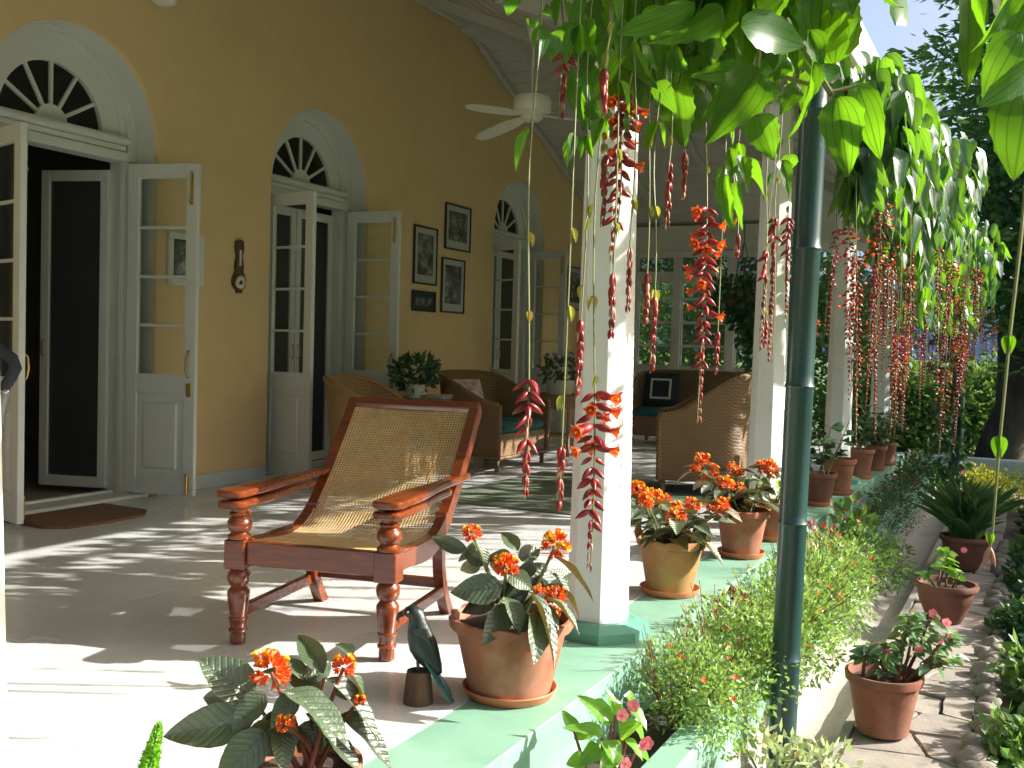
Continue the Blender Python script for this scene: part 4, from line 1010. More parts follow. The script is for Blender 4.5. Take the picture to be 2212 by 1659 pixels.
# low detail pieces for the strands further off
def lowbud(op):
    v = [(0,0,0),(.16,.35,.0),(-.08,.35,.14),(-.08,.35,-.14),(0,.85,0)]; f = [(0,2,1),(0,3,2),(0,1,3),(1,2,4),(2,3,4),(3,1,4)]
    if op: v += [(.2,1,.1),(-.2,1,.1),(0,1,-.2),(0,.6,0)]; f += [(8,5,6),(8,6,7),(8,7,5)]
    return v, f
def strand(vine, top, bot, race, openness, seed, detailed=True, nodes=None, scale=1.0):
    isc = 1.06 if detailed else 1.0
    r = random.Random(seed); V_ = bot-top; Ln = V_.length; d = V_/Ln; pts = []
    n = 14; sx, sy = r.uniform(-.03,.03), r.uniform(-.03,.03)
    for k in range(n+1):
        t = k/n; pts.append(top+V_*t+Vector((sx*sin(t*5+seed), sy*sin(t*4.2+seed*2), 0))*min(1, t*3)*(1-t))
    def P(t): t = min(max(t, 0), 1)*n; i = min(int(t), n-1); return pts[i].lerp(pts[i+1], t-i)
    m = MB(); m.tube(pts, [.0019*scale]*n+[.001], 5)
    its = raceme_items(P(1-race/Ln), d, race, openness, r, scale*isc)
    if nodes is None:
        nodes = []; t = .10
        while t < 1-race/Ln-.02: nodes.append((t, 'leaf' if t < .5*(1-race/Ln) else 'bract')); t += r.uniform(.13,.26)*min(1.5, .8/Ln)
    if detailed:
        o = obj('hanging_strand', m, [M_VINEST], vine, None, True)
        for kind, a, b in its: link({'f':'flower','b':'bud','p':'bud'}[kind], TMP[kind], o, leafM(a, b, (b-a).length, r.uniform(0, 6)))
        for t, kind in nodes:
            p = P(t); m2 = 2 if r.random() < .75 else 1
            for q_ in range(m2):
                a = r.uniform(0, 6)+q_*pi; l = r.uniform(.045,.085) if kind == 'leaf' else r.uniform(.022,.036)
                dv = Vector((cos(a)*.45, sin(a)*.45, -1)).normalized(); link('bract', SL if kind == 'leaf' else BR, o, leafM(p, p+dv*l*scale, l*scale*.4, r.uniform(-.8,.8), (cos(a), sin(a), .3)))
        return o
    for kind, a, b in its:
        m.cur = {'f':2,'b':1,'p':3 if r.random() < .3 else 1}[kind]; v, f = lowbud(kind == 'f'); M = leafM(a, b, (b-a).length, r.uniform(0, 6))
        m.add(v, f[:6], M)
        if kind == 'f': m.cur = 4; m.add(v, f[6:], M)
    return obj('hanging_strand', m, [M_VINEST, M_BUD, M_BUD, M_BUDP, M_ORANGE], vine, None, True, 180)

# leaf clouds (many small leaves in one mesh), built with numpy
def cloud(name, P, D, Ls, Ws, mat, rnd):
    P = np.asarray(P, float); D = np.asarray(D, float); n = len(P)
    D = D/np.linalg.norm(D, axis=1)[:, None]
    A = rnd.normal(size=(n, 3)); S = np.cross(D, A); S /= np.linalg.norm(S, axis=1)[:, None]; U = np.cross(S, D)
    Ls = np.broadcast_to(Ls, n)[:, None]; Ws = np.broadcast_to(Ws, n)[:, None]
    b = P; c = P+D*Ls*.45+U*Ws*-.12; l = P+D*Ls*.42-S*Ws*.5; rr = P+D*Ls*.42+S*Ws*.5; t = P+D*Ls-U*Ws*.25
    V_ = np.stack([b, l, c, rr, t], 1).reshape(-1, 3); base = (np.arange(n)*5)[:, None]
    F = np.concatenate([base+np.array([[0,2,1]]), base+np.array([[0,3,2]]), base+np.array([[1,2,4]]), base+np.array([[2,3,4]])], 1).reshape(-1, 3)
    me = bpy.data.meshes.new(name); me.vertices.add(len(V_)); me.vertices.foreach_set('co', V_.ravel())
    me.loops.add(F.size); me.loops.foreach_set('vertex_index', F.ravel().astype(np.int32))
    me.polygons.add(len(F)); me.polygons.foreach_set('loop_start', np.arange(0, F.size, 3, dtype=np.int32))
    me.materials.append(mat); me.update(calc_edges=True); me.polygons.foreach_set('use_smooth', [True]*len(F)); me.update(); return me
def blob_points(rnd, n, cs, shell=.35):
    """points spread through several ellipsoids: cs = [(center, radii)], more of them near the skin"""
    cs = [(np.array(c, float), np.array(r, float)) for c, r in cs]; w = np.array([np.prod(r)**.66 for c, r in cs]); w /= w.sum()
    k = rnd.choice(len(cs), n, p=w); d = rnd.normal(size=(n, 3)); d /= np.linalg.norm(d, axis=1)[:, None]
    rad = (1-shell*rnd.random(n)**1.5)[:, None]; C = np.array([c for c, r in cs])[k]; Rr = np.array([r for c, r in cs])[k]
    return C+d*Rr*rad, d
def shrub_mesh(name, seed, n, cs, Lr, Wr, mat, droop=-.1, shell=.5, up=.35):
    rnd = np.random.default_rng(seed); P, d = blob_points(rnd, n, cs, shell)
    D = d+rnd.normal(size=(n, 3))*.7+np.array([0, 0, up+droop]); return cloud(name, P, D, rnd.uniform(*Lr, n), rnd.uniform(*Wr, n), mat, rnd)

# ================================================================== POTS
def pot_mesh(r, h, wav=False, bowl=False, mat=None, seed=0):
    m = MB(); b = r*.68
    if bowl: pr = [(0,0),(b*.8,0),(b*.86,.01),(r*.86,h*.5),(r*.95,h*.82),(r*.95,h*.84),(r*1.06,h*.86),(r*1.08,h*.93),(r*1.05,h),(r*.95,h),(r*.90,h*.86),(r*.3,h*.82)]
    else: pr = [(0,0),(b,0),(b*1.01,.006),(r*.93,h*.84),(r*.94,h*.845),(r*1.0,h*.85),(r*1.02,h*.86),(r*1.04,h*.97),(r*1.03,h),(r*.96,h),(r*.92,h*.93),(r*.90,h*.84),(r*.3,h*.80)]
    m.lathe(pr, 48, None, True, (r*.985, .028, 15, .006) if wav else None); return m
def soil_mesh(r, z, seed):
    rd = random.Random(seed); m = MB(); n = 18; vs = [(0,0,z+.015)]
    for k in (1,2,3):
        for i in range(n): a = 2*pi*i/n; vs.append((r*k/3*cos(a), r*k/3*sin(a), z+rd.uniform(-.006,.012)))
    F = [(0, 1+i, 1+(i+1) % n) for i in range(n)]+[(1+(k-1)*n+i, 1+k*n+i, 1+k*n+(i+1) % n, 1+(k-1)*n+(i+1) % n) for k in (1,2) for i in range(n)]
    m.add(vs, F); return m
def saucer(loc, r, label, mat=None):
    m = MB(); m.lathe([(0,0),(r*.88,0),(r*.9,.003),(r*1.0,.030),(r*.99,.034),(r*.96,.033),(r*.86,.010),(0,.008)], 40)
    t = tag(obj('pot_saucer', m, mat or M_SAUCER, None, TR(loc), True, 50), label, 'saucer', None); return t
def potted(name, label, loc, r, h, mat=M_TERRA, wav=False, bowl=False, cat='potted plant', group=None, seed=0, rz=0):
    t = thing(name, label, cat, loc, rz, group); M = WM[t.name]
    obj('pot', pot_mesh(r, h, wav, bowl), mat, t, M, True, 35); obj('soil', soil_mesh(r*.905, h*.86, seed), M_SOIL, t, M, True, 180); return t
# flower heads of the orange plants
def chry_head(seed):
    r = random.Random(seed); m = MB()
    for k in range(36):
        z = r.uniform(-.55, 1); a = k*2.4+r.uniform(-.3,.3); q_ = sqrt(max(0, 1-z*z)); d = Vector((q_*cos(a), q_*sin(a), z)).normalized()
        p = d*r.uniform(.55,.78); x = d.orthogonal().normalized(); y = d.cross(x); s = r.uniform(.24,.34); M = frame(p, x, y, d, s, s, s)
        m.cur = 0; m.lathe([(.15,-.9),(.32,-.3),(.5,.25)], 5, M, False)
        for i in range(5):
            b = 2*pi*(i+.5)/5; b0, b1 = b-.62, b+.62
            m.add([(.5*cos(b0), .5*sin(b0), .25), (.5*cos(b1), .5*sin(b1), .25), (.82*cos(b), .82*sin(b), .75)], [(0,1,2)], M)
        if z > .25 and r.random() < .55:
            m.cur = 1; m.lathe([(.22,.1),(.28,.6),(.34,.85),(.66,1.05)], 8, M, False); m.lathe([(.0,.55),(.25,.58)], 6, M, False)
    return m.mesh('flower_head', [M_CALYX, M_YEL], True, 50)
CHH = [chry_head(k) for k in range(3)]
def add_leaf(t, meshes, B, T, w, roll, face, r): return link('leaf', meshes[r.randrange(len(meshes))], t, leafM(B, T, w, roll, face))
def add_stem(t, pts, rad, mat): m = MB(); m.tube(pts, rad, 6); return obj('stem', m, mat, t, None, True)
def add_head(t, p, s, r, up=(0,0,1)):
    return link('flower_head', CHH[r.randrange(3)], t, Matrix.Translation(p) @ Euler((r.uniform(-.5,.5), r.uniform(-.5,.5), r.uniform(0, 6))).to_matrix().to_4x4() @ Matrix.Scale(s*1.12, 4))
def chry_plant(t, loc, top, hh, spread, nst, seed, lsize=.15, heads=5, lean=(0,0)):
    """several fleshy stems, each with opposite pairs of leaves and an orange head"""
    r = random.Random(seed); L0 = Vector(loc)
    for k in range(nst):
        a = 2*pi*k/nst+r.uniform(-.4,.4); b = L0+Vector((.05*cos(a), .05*sin(a), top)); hgt = hh*r.uniform(.6, 1.08); sp = spread*r.uniform(.5, 1)
        e = b+Vector((cos(a)*sp+lean[0], sin(a)*sp+lean[1], hgt)); mid = b.lerp(e, .55)+Vector((0,0,.02)); pts = [b, b.lerp(mid, .6), mid, e]; add_stem(t, pts, [.007,.006,.006,.004], M_STEM)
        nn = r.choice((3, 3, 4))
        for j in range(nn):
            f = .25+.72*j/(nn-1); p = b.lerp(e, f); aa = a+j*pi/2+r.uniform(-.3,.3)
            for s in (0, pi):
                l = lsize*r.uniform(.7,1.2)*(1.05-.35*f); dv = Vector((cos(aa+s), sin(aa+s), r.uniform(-.55,.5))).normalized(); q_ = p+dv*.012
                add_leaf(t, CL, q_, q_+dv*l, l*.52, r.uniform(-.4,.4), (0,0,1), r)
        if k < heads: add_head(t, e+Vector((0,0,.012)), r.uniform(.034,.052), r); add_head(t, b.lerp(e, .72)+Vector((r.uniform(-.06,.06), r.uniform(-.06,.06), .05)), r.uniform(.022,.036), r)
def img_leaf(t, meshes, bx, by, tx, ty, w, d0, d1, roll, r, face=None):
    B, T = at(bx, by, d0), at(tx, ty, d1); f = face if face is not None else (CP-B).normalized()+SD*.85+Vector((0,0,.1))
    return link('leaf', meshes[r.randrange(len(meshes))], t, leafM(B, T, w/FPX*(d0+d1)/2, roll, f))
# ---- pot at the bottom edge of the picture
r = random.Random(3); d_ = 2.28; rc = at(655, 1642, d_); P0 = Vector((rc.x, rc.y, 0)); hp = rc.z
t = potted('potted_plant', 'nearest terracotta pot of bronze leaved plants with large orange heads at the bottom edge', tuple(P0), .128, hp, M_TERRA, False, seed=1)
cen = Vector((P0.x, P0.y, hp*.86)); CAMR = RT
for (bx,by,tx,ty,w,dd,ro) in ((548,1512,436,1418,92,-.04,.25),(548,1560,352,1576,92,-.10,.1),(575,1500,500,1562,62,-.10,-.5),(610,1492,768,1592,88,-.10,.35),(575,1580,468,1690,84,-.14,-.2),(700,1468,858,1562,64,.0,.5),(730,1545,872,1638,66,.02,.3),
    (655,1470,598,1392,62,.06,-.3),(700,1455,640,1352,52,.10,.5),(600,1575,618,1660,58,-.12,0),(520,1512,424,1502,50,.02,.4),(690,1500,620,1440,60,.08,.2),(640,1560,560,1640,70,-.06,.1),(700,1560,640,1630,70,-.03,-.2),(760,1420,728,1368,34,.1,.2),(600,1530,560,1600,60,.0,.2),(680,1520,700,1590,62,.0,0),(760,1460,815,1540,50,.06,.6),(540,1480,470,1440,44,.1,.2),(560,1530,470,1530,58,-.02,.5),(640,1500,590,1560,52,-.10,-.3),(660,1470,720,1420,52,.10,.2),(720,1500,800,1500,48,.06,.4),(620,1470,560,1420,46,.12,.1),(660,1540,735,1600,66,-.05,.5),(590,1560,530,1620,66,-.07,.3),(700,1590,790,1640,56,-.04,.3),(545,1540,455,1590,60,-.04,.4)):
    img_leaf(t, CL, bx, by, tx, ty, w, d_+dd*.4, d_+dd, ro, r)
for (ex, ey, dd, hd_) in ((585,1452,-.04,.046),(742,1442,.02,.030),(775,1512,.02,.017),(618,1566,-.10,.022)):
    e = at(ex, ey, d_+dd); b = cen+Vector((r.uniform(-.04,.04), r.uniform(-.04,.04), 0)); add_stem(t, [b, b.lerp(e, .5)+Vector((0,0,.02)), e], [.007,.006,.004], M_STEMR); add_head(t, e, hd_, r)
for (ex, ey) in ((548,1515),(700,1465),(730,1545),(575,1580)): e = at(ex, ey, d_); add_stem(t, [cen, cen.lerp(e, .5)+Vector((0,0,.015)), e], [.007,.005,.004], M_STEMR)
# ---- pot A beside the parrot
PA = onz(1100, 1498, 0); saucer(tuple(PA), .165, 'wide orange saucer under the pot beside the carved parrot')
r = random.Random(5); RA = .205; HA = .262
t = potted('potted_plant', 'large scalloped terracotta pot beside the parrot with orange flowers and silvery leaves', (PA.x, PA.y, .010), RA, HA, M_TERRA, True, seed=2); dA = (PA-CP).dot(FW)
cen = Vector((PA.x, PA.y, HA*.87))
for (bx,by,tx,ty,w,dd,ro) in ((1085,1268,984,1278,66,-.10,.3),(1108,1262,1188,1222,54,.02,-.3),(1140,1280,1244,1402,44,-.16,.6),(1155,1325,1172,1412,58,-.20,0),(1100,1310,1058,1372,56,-.14,-.2),(1010,1188,928,1163,34,.0,.7),(1120,1190,1085,1140,34,.06,.4),(1195,1205,1302,1258,26,.0,1.0),(1110,1215,1050,1200,44,.04,.2),
    (1060,1250,1010,1300,50,-.06,.2),(1180,1290,1262,1355,40,-.04,.7),(1130,1250,1100,1320,52,-.05,.2),(1165,1240,1210,1300,50,.04,.3),(1090,1290,1130,1360,52,-.12,.1),(1050,1220,1000,1190,34,.02,.5),(1035,1180,1062,1235,30,.0,.2),(1205,1265,1268,1320,30,.05,.8),(1120,1210,1170,1180,40,.08,.2),(1145,1330,1120,1385,46,-.1,.1),(1075,1240,1070,1190,38,.1,.2),(1180,1260,1240,1230,36,.1,.2),(1020,1170,1000,1225,30,.02,.1),(1130,1270,1060,1300,54,-.02,.3),(1100,1240,1150,1270,48,-.06,-.2),(1150,1260,1230,1270,44,.08,.4),(1070,1280,1000,1330,48,-.04,.5),(1150,1210,1120,1260,40,.0,.1),(1190,1240,1250,1290,36,.02,.5),(1110,1300,1070,1330,44,-.1,.2),(1040,1210,990,1240,34,.05,.3),(1160,1300,1215,1350,44,-.06,.5)):
    ex_ = -.12 if ty > 1330 else 0; img_leaf(t, CL, bx, by, tx, ty, w, dA+dd*.4+ex_*.6, dA+dd+ex_, ro, r)
for (ex, ey, dd, hd_) in ((1020,1155,0,.036),(1200,1178,.04,.052),(1094,1226,-.04,.048),(1165,1275,-.04,.022),(1200,1288,-.02,.040),(1200,1322,.0,.02)):
    e = at(ex, ey, dA+dd); b = cen+Vector((r.uniform(-.06,.06), r.uniform(-.06,.06), 0)); add_stem(t, [b, b.lerp(e, .5)+Vector((0,0,.01)), e], [.009,.007,.005], M_STEM); add_head(t, e, hd_, r)
for (ex, ey) in ((1085,1268),(1140,1280),(1155,1325),(1060,1250),(1110,1215)): e = at(ex, ey, dA); add_stem(t, [cen, cen.lerp(e, .5)+Vector((0,0,.01)), e], [.008,.006,.004], M_STEM)
# ---- the pots behind the first pillar
for (x, y, rr, h, sd, mat, lab, sl, lean) in ((1446,1280,.165,.265,11,M_TERRA2,'mossy terracotta pot of orange flowers just behind the first pillar','orange saucer under the mossy pot behind the first pillar',(.02,-.03)),
      (1600,1200,.155,.27,12,M_TERRA,'clay pot of copper leaved orange flowers between the mossy pot and second pillar','orange saucer under the second pot of orange flowers before the second pillar',(-.06,.0))):
    P = onz(x, y, 0); saucer(tuple(P), rr*.90, sl); t = potted('potted_plant', lab, (P.x, P.y, .010), rr, h, mat, True, seed=sd); chry_plant(t, (P.x, P.y, .01), h*.86, .25 if sd == 11 else .30, .20, 9, sd, .18, 8, lean)
P = onz(1668, 1165, 0); saucer(tuple(P), .115, 'small orange saucer at the foot of the second pillar'); r = random.Random(8)
t = potted('potted_plant', 'small clay pot with fresh green foliage at the foot of the second pillar', (P.x, P.y, .010), .12, .24, M_TERRA, True, seed=13)
for k in range(34):
    a = r.uniform(0, 6.28); b = P+Vector((r.uniform(-.06,.06), r.uniform(-.06,.06), .22)); dv = Vector((cos(a)*.6, sin(a)*.6, r.uniform(.5,1.3))).normalized(); b2 = b+dv*r.uniform(.05,.25); l = r.uniform(.06,.10)
    dv2 = (dv+Vector((cos(a)*.7, sin(a)*.7, -.2))).normalized(); add_leaf(t, BL, b2, b2+dv2*l, l*.42, r.uniform(-.5,.5), (0,0,1), r)
    if k % 5 == 0: add_stem(t, [b, b2], [.005,.003], M_STEM)
# ---- far pots on the plinth
FARP = [(1770,1090,.125,.25,'dim clay pot of round dark leaves just past the bamboo pole',2),(1810,1066,.140,.30,'empty looking clay pot in front of the third pillar',0),(1856,1032,.135,.28,'clay pot with a bushy dark geranium past the third pillar',3),(1890,1015,.115,.25,'clay pot with leggy dark foliage, second last of the plinth row',3),(1913,1004,.115,.24,'clay pot at the far end of the plinth row under the flower strands',3)]
for k, (x, y, rr, h, lab, dens) in enumerate(FARP):
    P = onz(x, y, 0); saucer(tuple(P), rr*.95, ('first','second','third','fourth','fifth')[k]+' orange saucer in the row of far pots past the bamboo pole')
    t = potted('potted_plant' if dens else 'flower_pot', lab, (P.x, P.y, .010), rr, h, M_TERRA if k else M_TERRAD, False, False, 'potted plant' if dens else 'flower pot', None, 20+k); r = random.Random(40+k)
    for q_ in range(dens*3):
        a = r.uniform(0, 6.28); b = P+Vector((r.uniform(-.06,.06), r.uniform(-.06,.06), h*.85)); e = b+Vector((cos(a)*r.uniform(.05,.22), sin(a)*r.uniform(.05,.22), r.uniform(.15,.5))); add_stem(t, [b, b.lerp(e, .5), e], [.008,.006,.004], M_STEM)
        for j in range(11):
            f = r.uniform(.35, 1.02); p = b.lerp(e, f); a2 = r.uniform(0, 6.28); l = r.uniform(.05,.10); dv = Vector((cos(a2), sin(a2), r.uniform(-.2,.5))).normalized(); add_leaf(t, GL, p+dv*.03, p+dv*(.03+l), l*.95, r.uniform(-.5,.5), (.2,-.4,1), r)
M_TERRAP = paint('shaded_weathered_terracotta', (.23,.08,.04), .75, .2, 9, 60, .25, dirt=((.12,.075,.05), 8, .7, .5), var2=((.36,.20,.13), 6, .5))  # weathered clay, its base colour darkened to stand for shade
# ---- pots standing on the path, in darker clay that imitates their shaded side
PI = onz(1905, 1578, -.50); r = random.Random(50)
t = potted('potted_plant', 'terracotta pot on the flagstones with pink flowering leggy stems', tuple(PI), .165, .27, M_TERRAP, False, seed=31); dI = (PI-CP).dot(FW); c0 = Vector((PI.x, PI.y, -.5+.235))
FLOWP = []
for (pts) in ([(1862,1480),(1868,1420),(1885,1395)],[(1895,1478),(1900,1440),(1912,1395)],[(1940,1478),(1960,1425),(1975,1350)],[(1945,1480),(1985,1400),(2010,1330)],[(1950,1482),(2010,1420),(2045,1370)],[(1938,1480),(1950,1400),(1965,1330)],[(1955,1484),(2015,1440),(2050,1420)]):
    Q = [at(x, y, dI+r.uniform(-.06,.06)) for x, y in pts]; add_stem(t, Q, [.010,.008,.004], M_STEMR)
    for k in range(30):
        f = r.uniform(.40, 1.06); p = (Q[0].lerp(Q[1], f*2) if f < .5 else Q[1].lerp(Q[2], f*2-1)); a = r.uniform(0, 6.28); l = r.uniform(.045,.08); dv = Vector((cos(a), sin(a), r.uniform(-.5,.4))).normalized(); add_leaf(t, IL, p+dv*.02, p+dv*(.02+l), l*.52, r.uniform(-.6,.6), (.3,-.3,1), r)
def pink(t, p, s, r, mat=None):
    n0 = Vector((r.uniform(-.5,.5), -1, r.uniform(0,.8))).normalized(); x = n0.orthogonal().normalized(); y = n0.cross(x); m = MB(); m.lathe([(0,-.001),(.004,.001)], 6, frame(p, x, y, n0))
    o = obj('flower', m, M_YEL, t, None)
    for k in range(5):
        a = 2*pi*k/5; dv = x*cos(a)+y*sin(a)+n0*.2; link('petal', PET, o, leafM(p, p+dv.normalized()*s, s*.95, 0, n0))
for (x, y) in ((2022,1335),(2052,1377),(2028,1382),(1985,1402),(1895,1398),(2015,1325),(1915,1410),(2045,1345)): pink(t, at(x, y, dI-.05+r.uniform(-.06,.06)), .021, r)
PB_ = onz(2040, 1340, -.50); r = random.Random(51)
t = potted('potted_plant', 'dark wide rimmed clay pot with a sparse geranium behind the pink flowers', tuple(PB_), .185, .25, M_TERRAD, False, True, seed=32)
for k in range(7):
    a = r.uniform(0, 6.28); b = PB_+Vector((r.uniform(-.08,.08), r.uniform(-.08,.08), .20)); e = b+Vector((cos(a)*.12, sin(a)*.12, r.uniform(.1,.26))); add_stem(t, [b, b.lerp(e, .5), e], [.008,.006,.004], M_STEMB)
    for j in range(7): a2 = r.uniform(0, 6.28); l = r.uniform(.05,.09); dv = Vector((cos(a2), sin(a2), r.uniform(-.2,.4))).normalized(); p = b.lerp(e, r.uniform(.6,1.05)); add_leaf(t, BL, p, p+dv*l, l*.85, r.uniform(-.5,.5), (.2,-.3,1), r)
pink(t, PB_+Vector((.1,-.05,.48)), .02, r)
PG = onz(2082, 1228, -.50); r = random.Random(52)
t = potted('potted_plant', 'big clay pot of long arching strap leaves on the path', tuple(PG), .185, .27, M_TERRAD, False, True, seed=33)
for k in range(250):
    a = r.uniform(0, 6.28); b = PG+Vector((r.uniform(-.09,.09), r.uniform(-.09,.09), .22)); l = r.uniform(.30,.58); q_ = r.uniform(.02,.52)**1.25; dv = Vector((cos(a)*q_, sin(a)*q_, 1)).normalized()
    link('leaf', BLADE[min(2, int(q_*4+r.random()))], t, leafM(b, b+dv*l, .0105, r.uniform(-.25,.25), (-dv.x, -dv.y, .5)))
# ---- flowers on the tables inside
def bouquet(label, loc, r0, h, potm, seed, fm, fn, leaves, spread, lm):
    t = thing('flower_arrangement', label, 'flowers', loc); M = WM[t.name]; m = MB(); m.lathe([(0,0),(r0*.8,0),(r0,h),(r0*.95,h),(r0*.9,h*.8),(0,h*.8)], 20); obj('bowl', m, potm, t, M)
    r = random.Random(seed); C = Vector(loc)
    me = shrub_mesh('foliage', seed, leaves, [((0,0,h+spread*.45), (spread, spread, spread*.7))], (.05,.10), (.025,.05), lm); link('foliage', me, t, M)['kind'] = 'stuff'
    for k in range(fn):
        a = r.uniform(0, 6.28); d = Vector((cos(a)*r.uniform(.2,1), sin(a)*r.uniform(.2,1), r.uniform(.4,1.1))); m = MB(); m.ball(tuple(C+Vector((0,0,h+spread*.3))+d*spread*.85), r.uniform(.022,.035), 8, 6, (1,1,.8)); obj('flower', m, fm[k % len(fm)], t, None)
    return t
bouquet('pot of bushy dark green leaves with an orange bloom on the side table', (-5.10, 8.06, .70), .10, .13, M_CREAM, 61, [M_CALYX], 3, 420, .22, LF_DARK)
bouquet('white bowl of lilac and white flowers on the round dark table', (-4.72, 10.5, .68), .17, .16, M_CREAM, 62, [M_LILAC, M_CREAM], 40, 220, .24, LF_DARK)
# ================================================================== FLOWERING VINES
vn = thing('flowering_vine', 'flowering clock vine hanging from the eave trellis before the first pillar', 'vine', (-.8, 3.2, -.55))
r = random.Random(77)
# big leaves one can pick out: base x,y -> tip x,y, width (pixels), depth, roll
NL = [(1806,206,1841,392,95,2.25,.15),(1848,176,1908,342,62,2.3,.55),(1746,66,1796,190,62,2.2,.45),(1757,128,1742,300,44,2.1,.7),(1640,150,1538,302,112,2.15,.15),(1655,170,1622,262,80,2.25,-.2),(1636,248,1668,346,76,2.1,-.1),
 (1592,150,1504,166,50,2.3,.2),(1600,185,1520,262,54,2.35,.3),(1548,60,1526,158,58,2.3,.2),(1562,15,1408,122,84,1.95,.5),(1500,0,1330,96,80,1.9,.9),(1600,60,1748,92,92,1.9,.8),(1690,0,1610,70,76,2.0,1.0),(1700,-30,1655,40,60,2.3,.9),
 (1362,88,1394,192,46,2.3,-.6),(1396,60,1432,168,52,2.35,.2),(1462,100,1468,178,40,2.4,-.5),(1462,180,1466,322,82,2.5,-.35),(1252,48,1172,118,46,2.05,.2),(1212,62,1180,136,34,2.0,.4),(1264,42,1276,108,40,2.05,0),(1350,118,1268,202,60,2.1,1.0),(1286,212,1292,284,50,2.1,-.2),
 (1322,104,1306,198,50,2.2,.7),(1420,175,1462,250,52,2.4,.3),(1575,318,1592,404,34,2.3,.2),(1602,338,1618,402,34,2.3,.3),(1622,340,1652,436,46,2.35,-.6),(1688,345,1710,420,34,2.2,.4),(1566,376,1570,500,36,2.3,-.4),(1592,390,1596,506,38,2.4,-.5),
 (1478,30,1430,100,60,2.2,.9),(1420,10,1368,90,60,2.1,.8),(1330,20,1290,110,52,2.1,.8),(1180,10,1150,80,36,1.9,.7),(1075,-20,1068,14,22,1.8,.1),(1110,-25,1096,38,40,1.8,.3),(1700,120,1660,190,60,2.3,.8),(1720,180,1690,250,48,2.5,.6),(1525,200,1500,290,60,2.7,.8),
 (1810,160,1760,150,40,2.3,.3),(1480,90,1500,180,56,2.7,.6),(1712,330,1690,380,34,2.5,.3),(1236,160,1250,200,32,2.1,0),(1820,-30,1850,32,80,2.1,.35),(1900,-40,1926,36,44,2.1,1.2)]
for (bx,by,tx,ty,w,d,ro) in NL:
    B, T = at(bx, by, d), at(tx, ty, d+r.uniform(-.06,.10)); n = (CP-B).normalized()
    link('leaf', VL[r.randrange(5)], vn, leafM(B, T, w/FPX*d, ro*(1 if r.random() < .8 else -1), n))
def keeps_sun(B):
    """False where a leaf at B would throw its shade on the sunny front spray of the vine"""
    for k in range(1, 16):
        p = B-SD*(k*.09); q_ = p-CP; z = q_.dot(FW)
        if z < .5: continue
        x, y = PW/2+FPX*q_.dot(RT)/z, PH/2-FPX*q_.dot(UP)/z
        if 1.95 < z < 2.5 and 1480 < x < 1930 and 135 < y < 410: return False
    return True
# random mass along the trellis, mostly just above the frame
for k in range(210):
    yy = r.uniform(1.2, 3.5); xx = r.gauss(-.78, .17); zt = 2.28-.05*r.random(); hang = abs(r.gauss(0, .15))*(.4+.5*(yy > 2.2))
    B = Vector((xx, yy, zt-hang+.06)); a = r.uniform(0, 6.28)
    if xx > -.6 and not keeps_sun(B): continue; dv = Vector((.5*cos(a), .5*sin(a), -r.uniform(.4,1.3))).normalized(); l = r.uniform(.11,.18)
    face = Vector((r.uniform(-.2,1), r.uniform(-1,.2), r.uniform(0,.8))); link('leaf', VL[r.randrange(5)], vn, leafM(B, B+dv*l, l*r.uniform(.36,.50), r.uniform(-.5,.5), face))
for k in range(120):                                      # leaves in the shade behind, under the eave
    B = at(r.uniform(1265,1770), r.uniform(-60,175)-.0, r.uniform(2.75,3.8)); a = r.uniform(0, 6.28); dv = Vector((.4*cos(a), .4*sin(a), -1)).normalized(); l = r.uniform(.12,.19)
    link('leaf', VL[r.randrange(5)], vn, leafM(B, B+dv*l, l*r.uniform(.42,.55), r.uniform(-.6,.6), (r.uniform(-.3,.9), -1, r.uniform(0,.6))))
for k in range(420):                                      # unseen leaves added above the frame to shade the vine below
    yy = r.uniform(1.4, 4.6); xx = r.uniform(-.75, -.10); dep = -.4524*xx+.8918*yy; zz = max(2.08, 1.2+.35*dep+(.08 if yy < 3.2 else .20))+r.uniform(0, .32)
    a = r.uniform(0, 6.28); dv = Vector((.7*cos(a), .7*sin(a), -r.uniform(.1,.8))).normalized(); l = r.uniform(.13,.2); B = Vector((xx, yy, zz))
    if not keeps_sun(B): continue
    link('leaf', VL[r.randrange(5)], vn, leafM(B, B+dv*l, l*r.uniform(.45,.58), r.uniform(-.5,.5), (.5+r.uniform(-.5,.5), r.uniform(-.6,.6), 1)))
for k in range(9):                                        # woody runners
    y0 = 1.1+k*.42; m = MB(); m.tube([(-.8+r.uniform(-.15,.15), y0+j*.22, 2.30+r.uniform(-.05,.05)) for j in range(6)], .007, 6); obj('stem', m, M_STEMB, vn)
for pts in ([(1640,110),(1632,200),(1625,250)],[(1735,90),(1775,165),(1800,205)],[(1700,40),(1760,150),(1790,200),(1850,185)],[(1690,165),(1740,180),(1770,185)]):
    m = MB(); m.tube([at(x, y, 2.25) for x, y in pts], .005, 6); obj('stem', m, M_VINEST, vn)
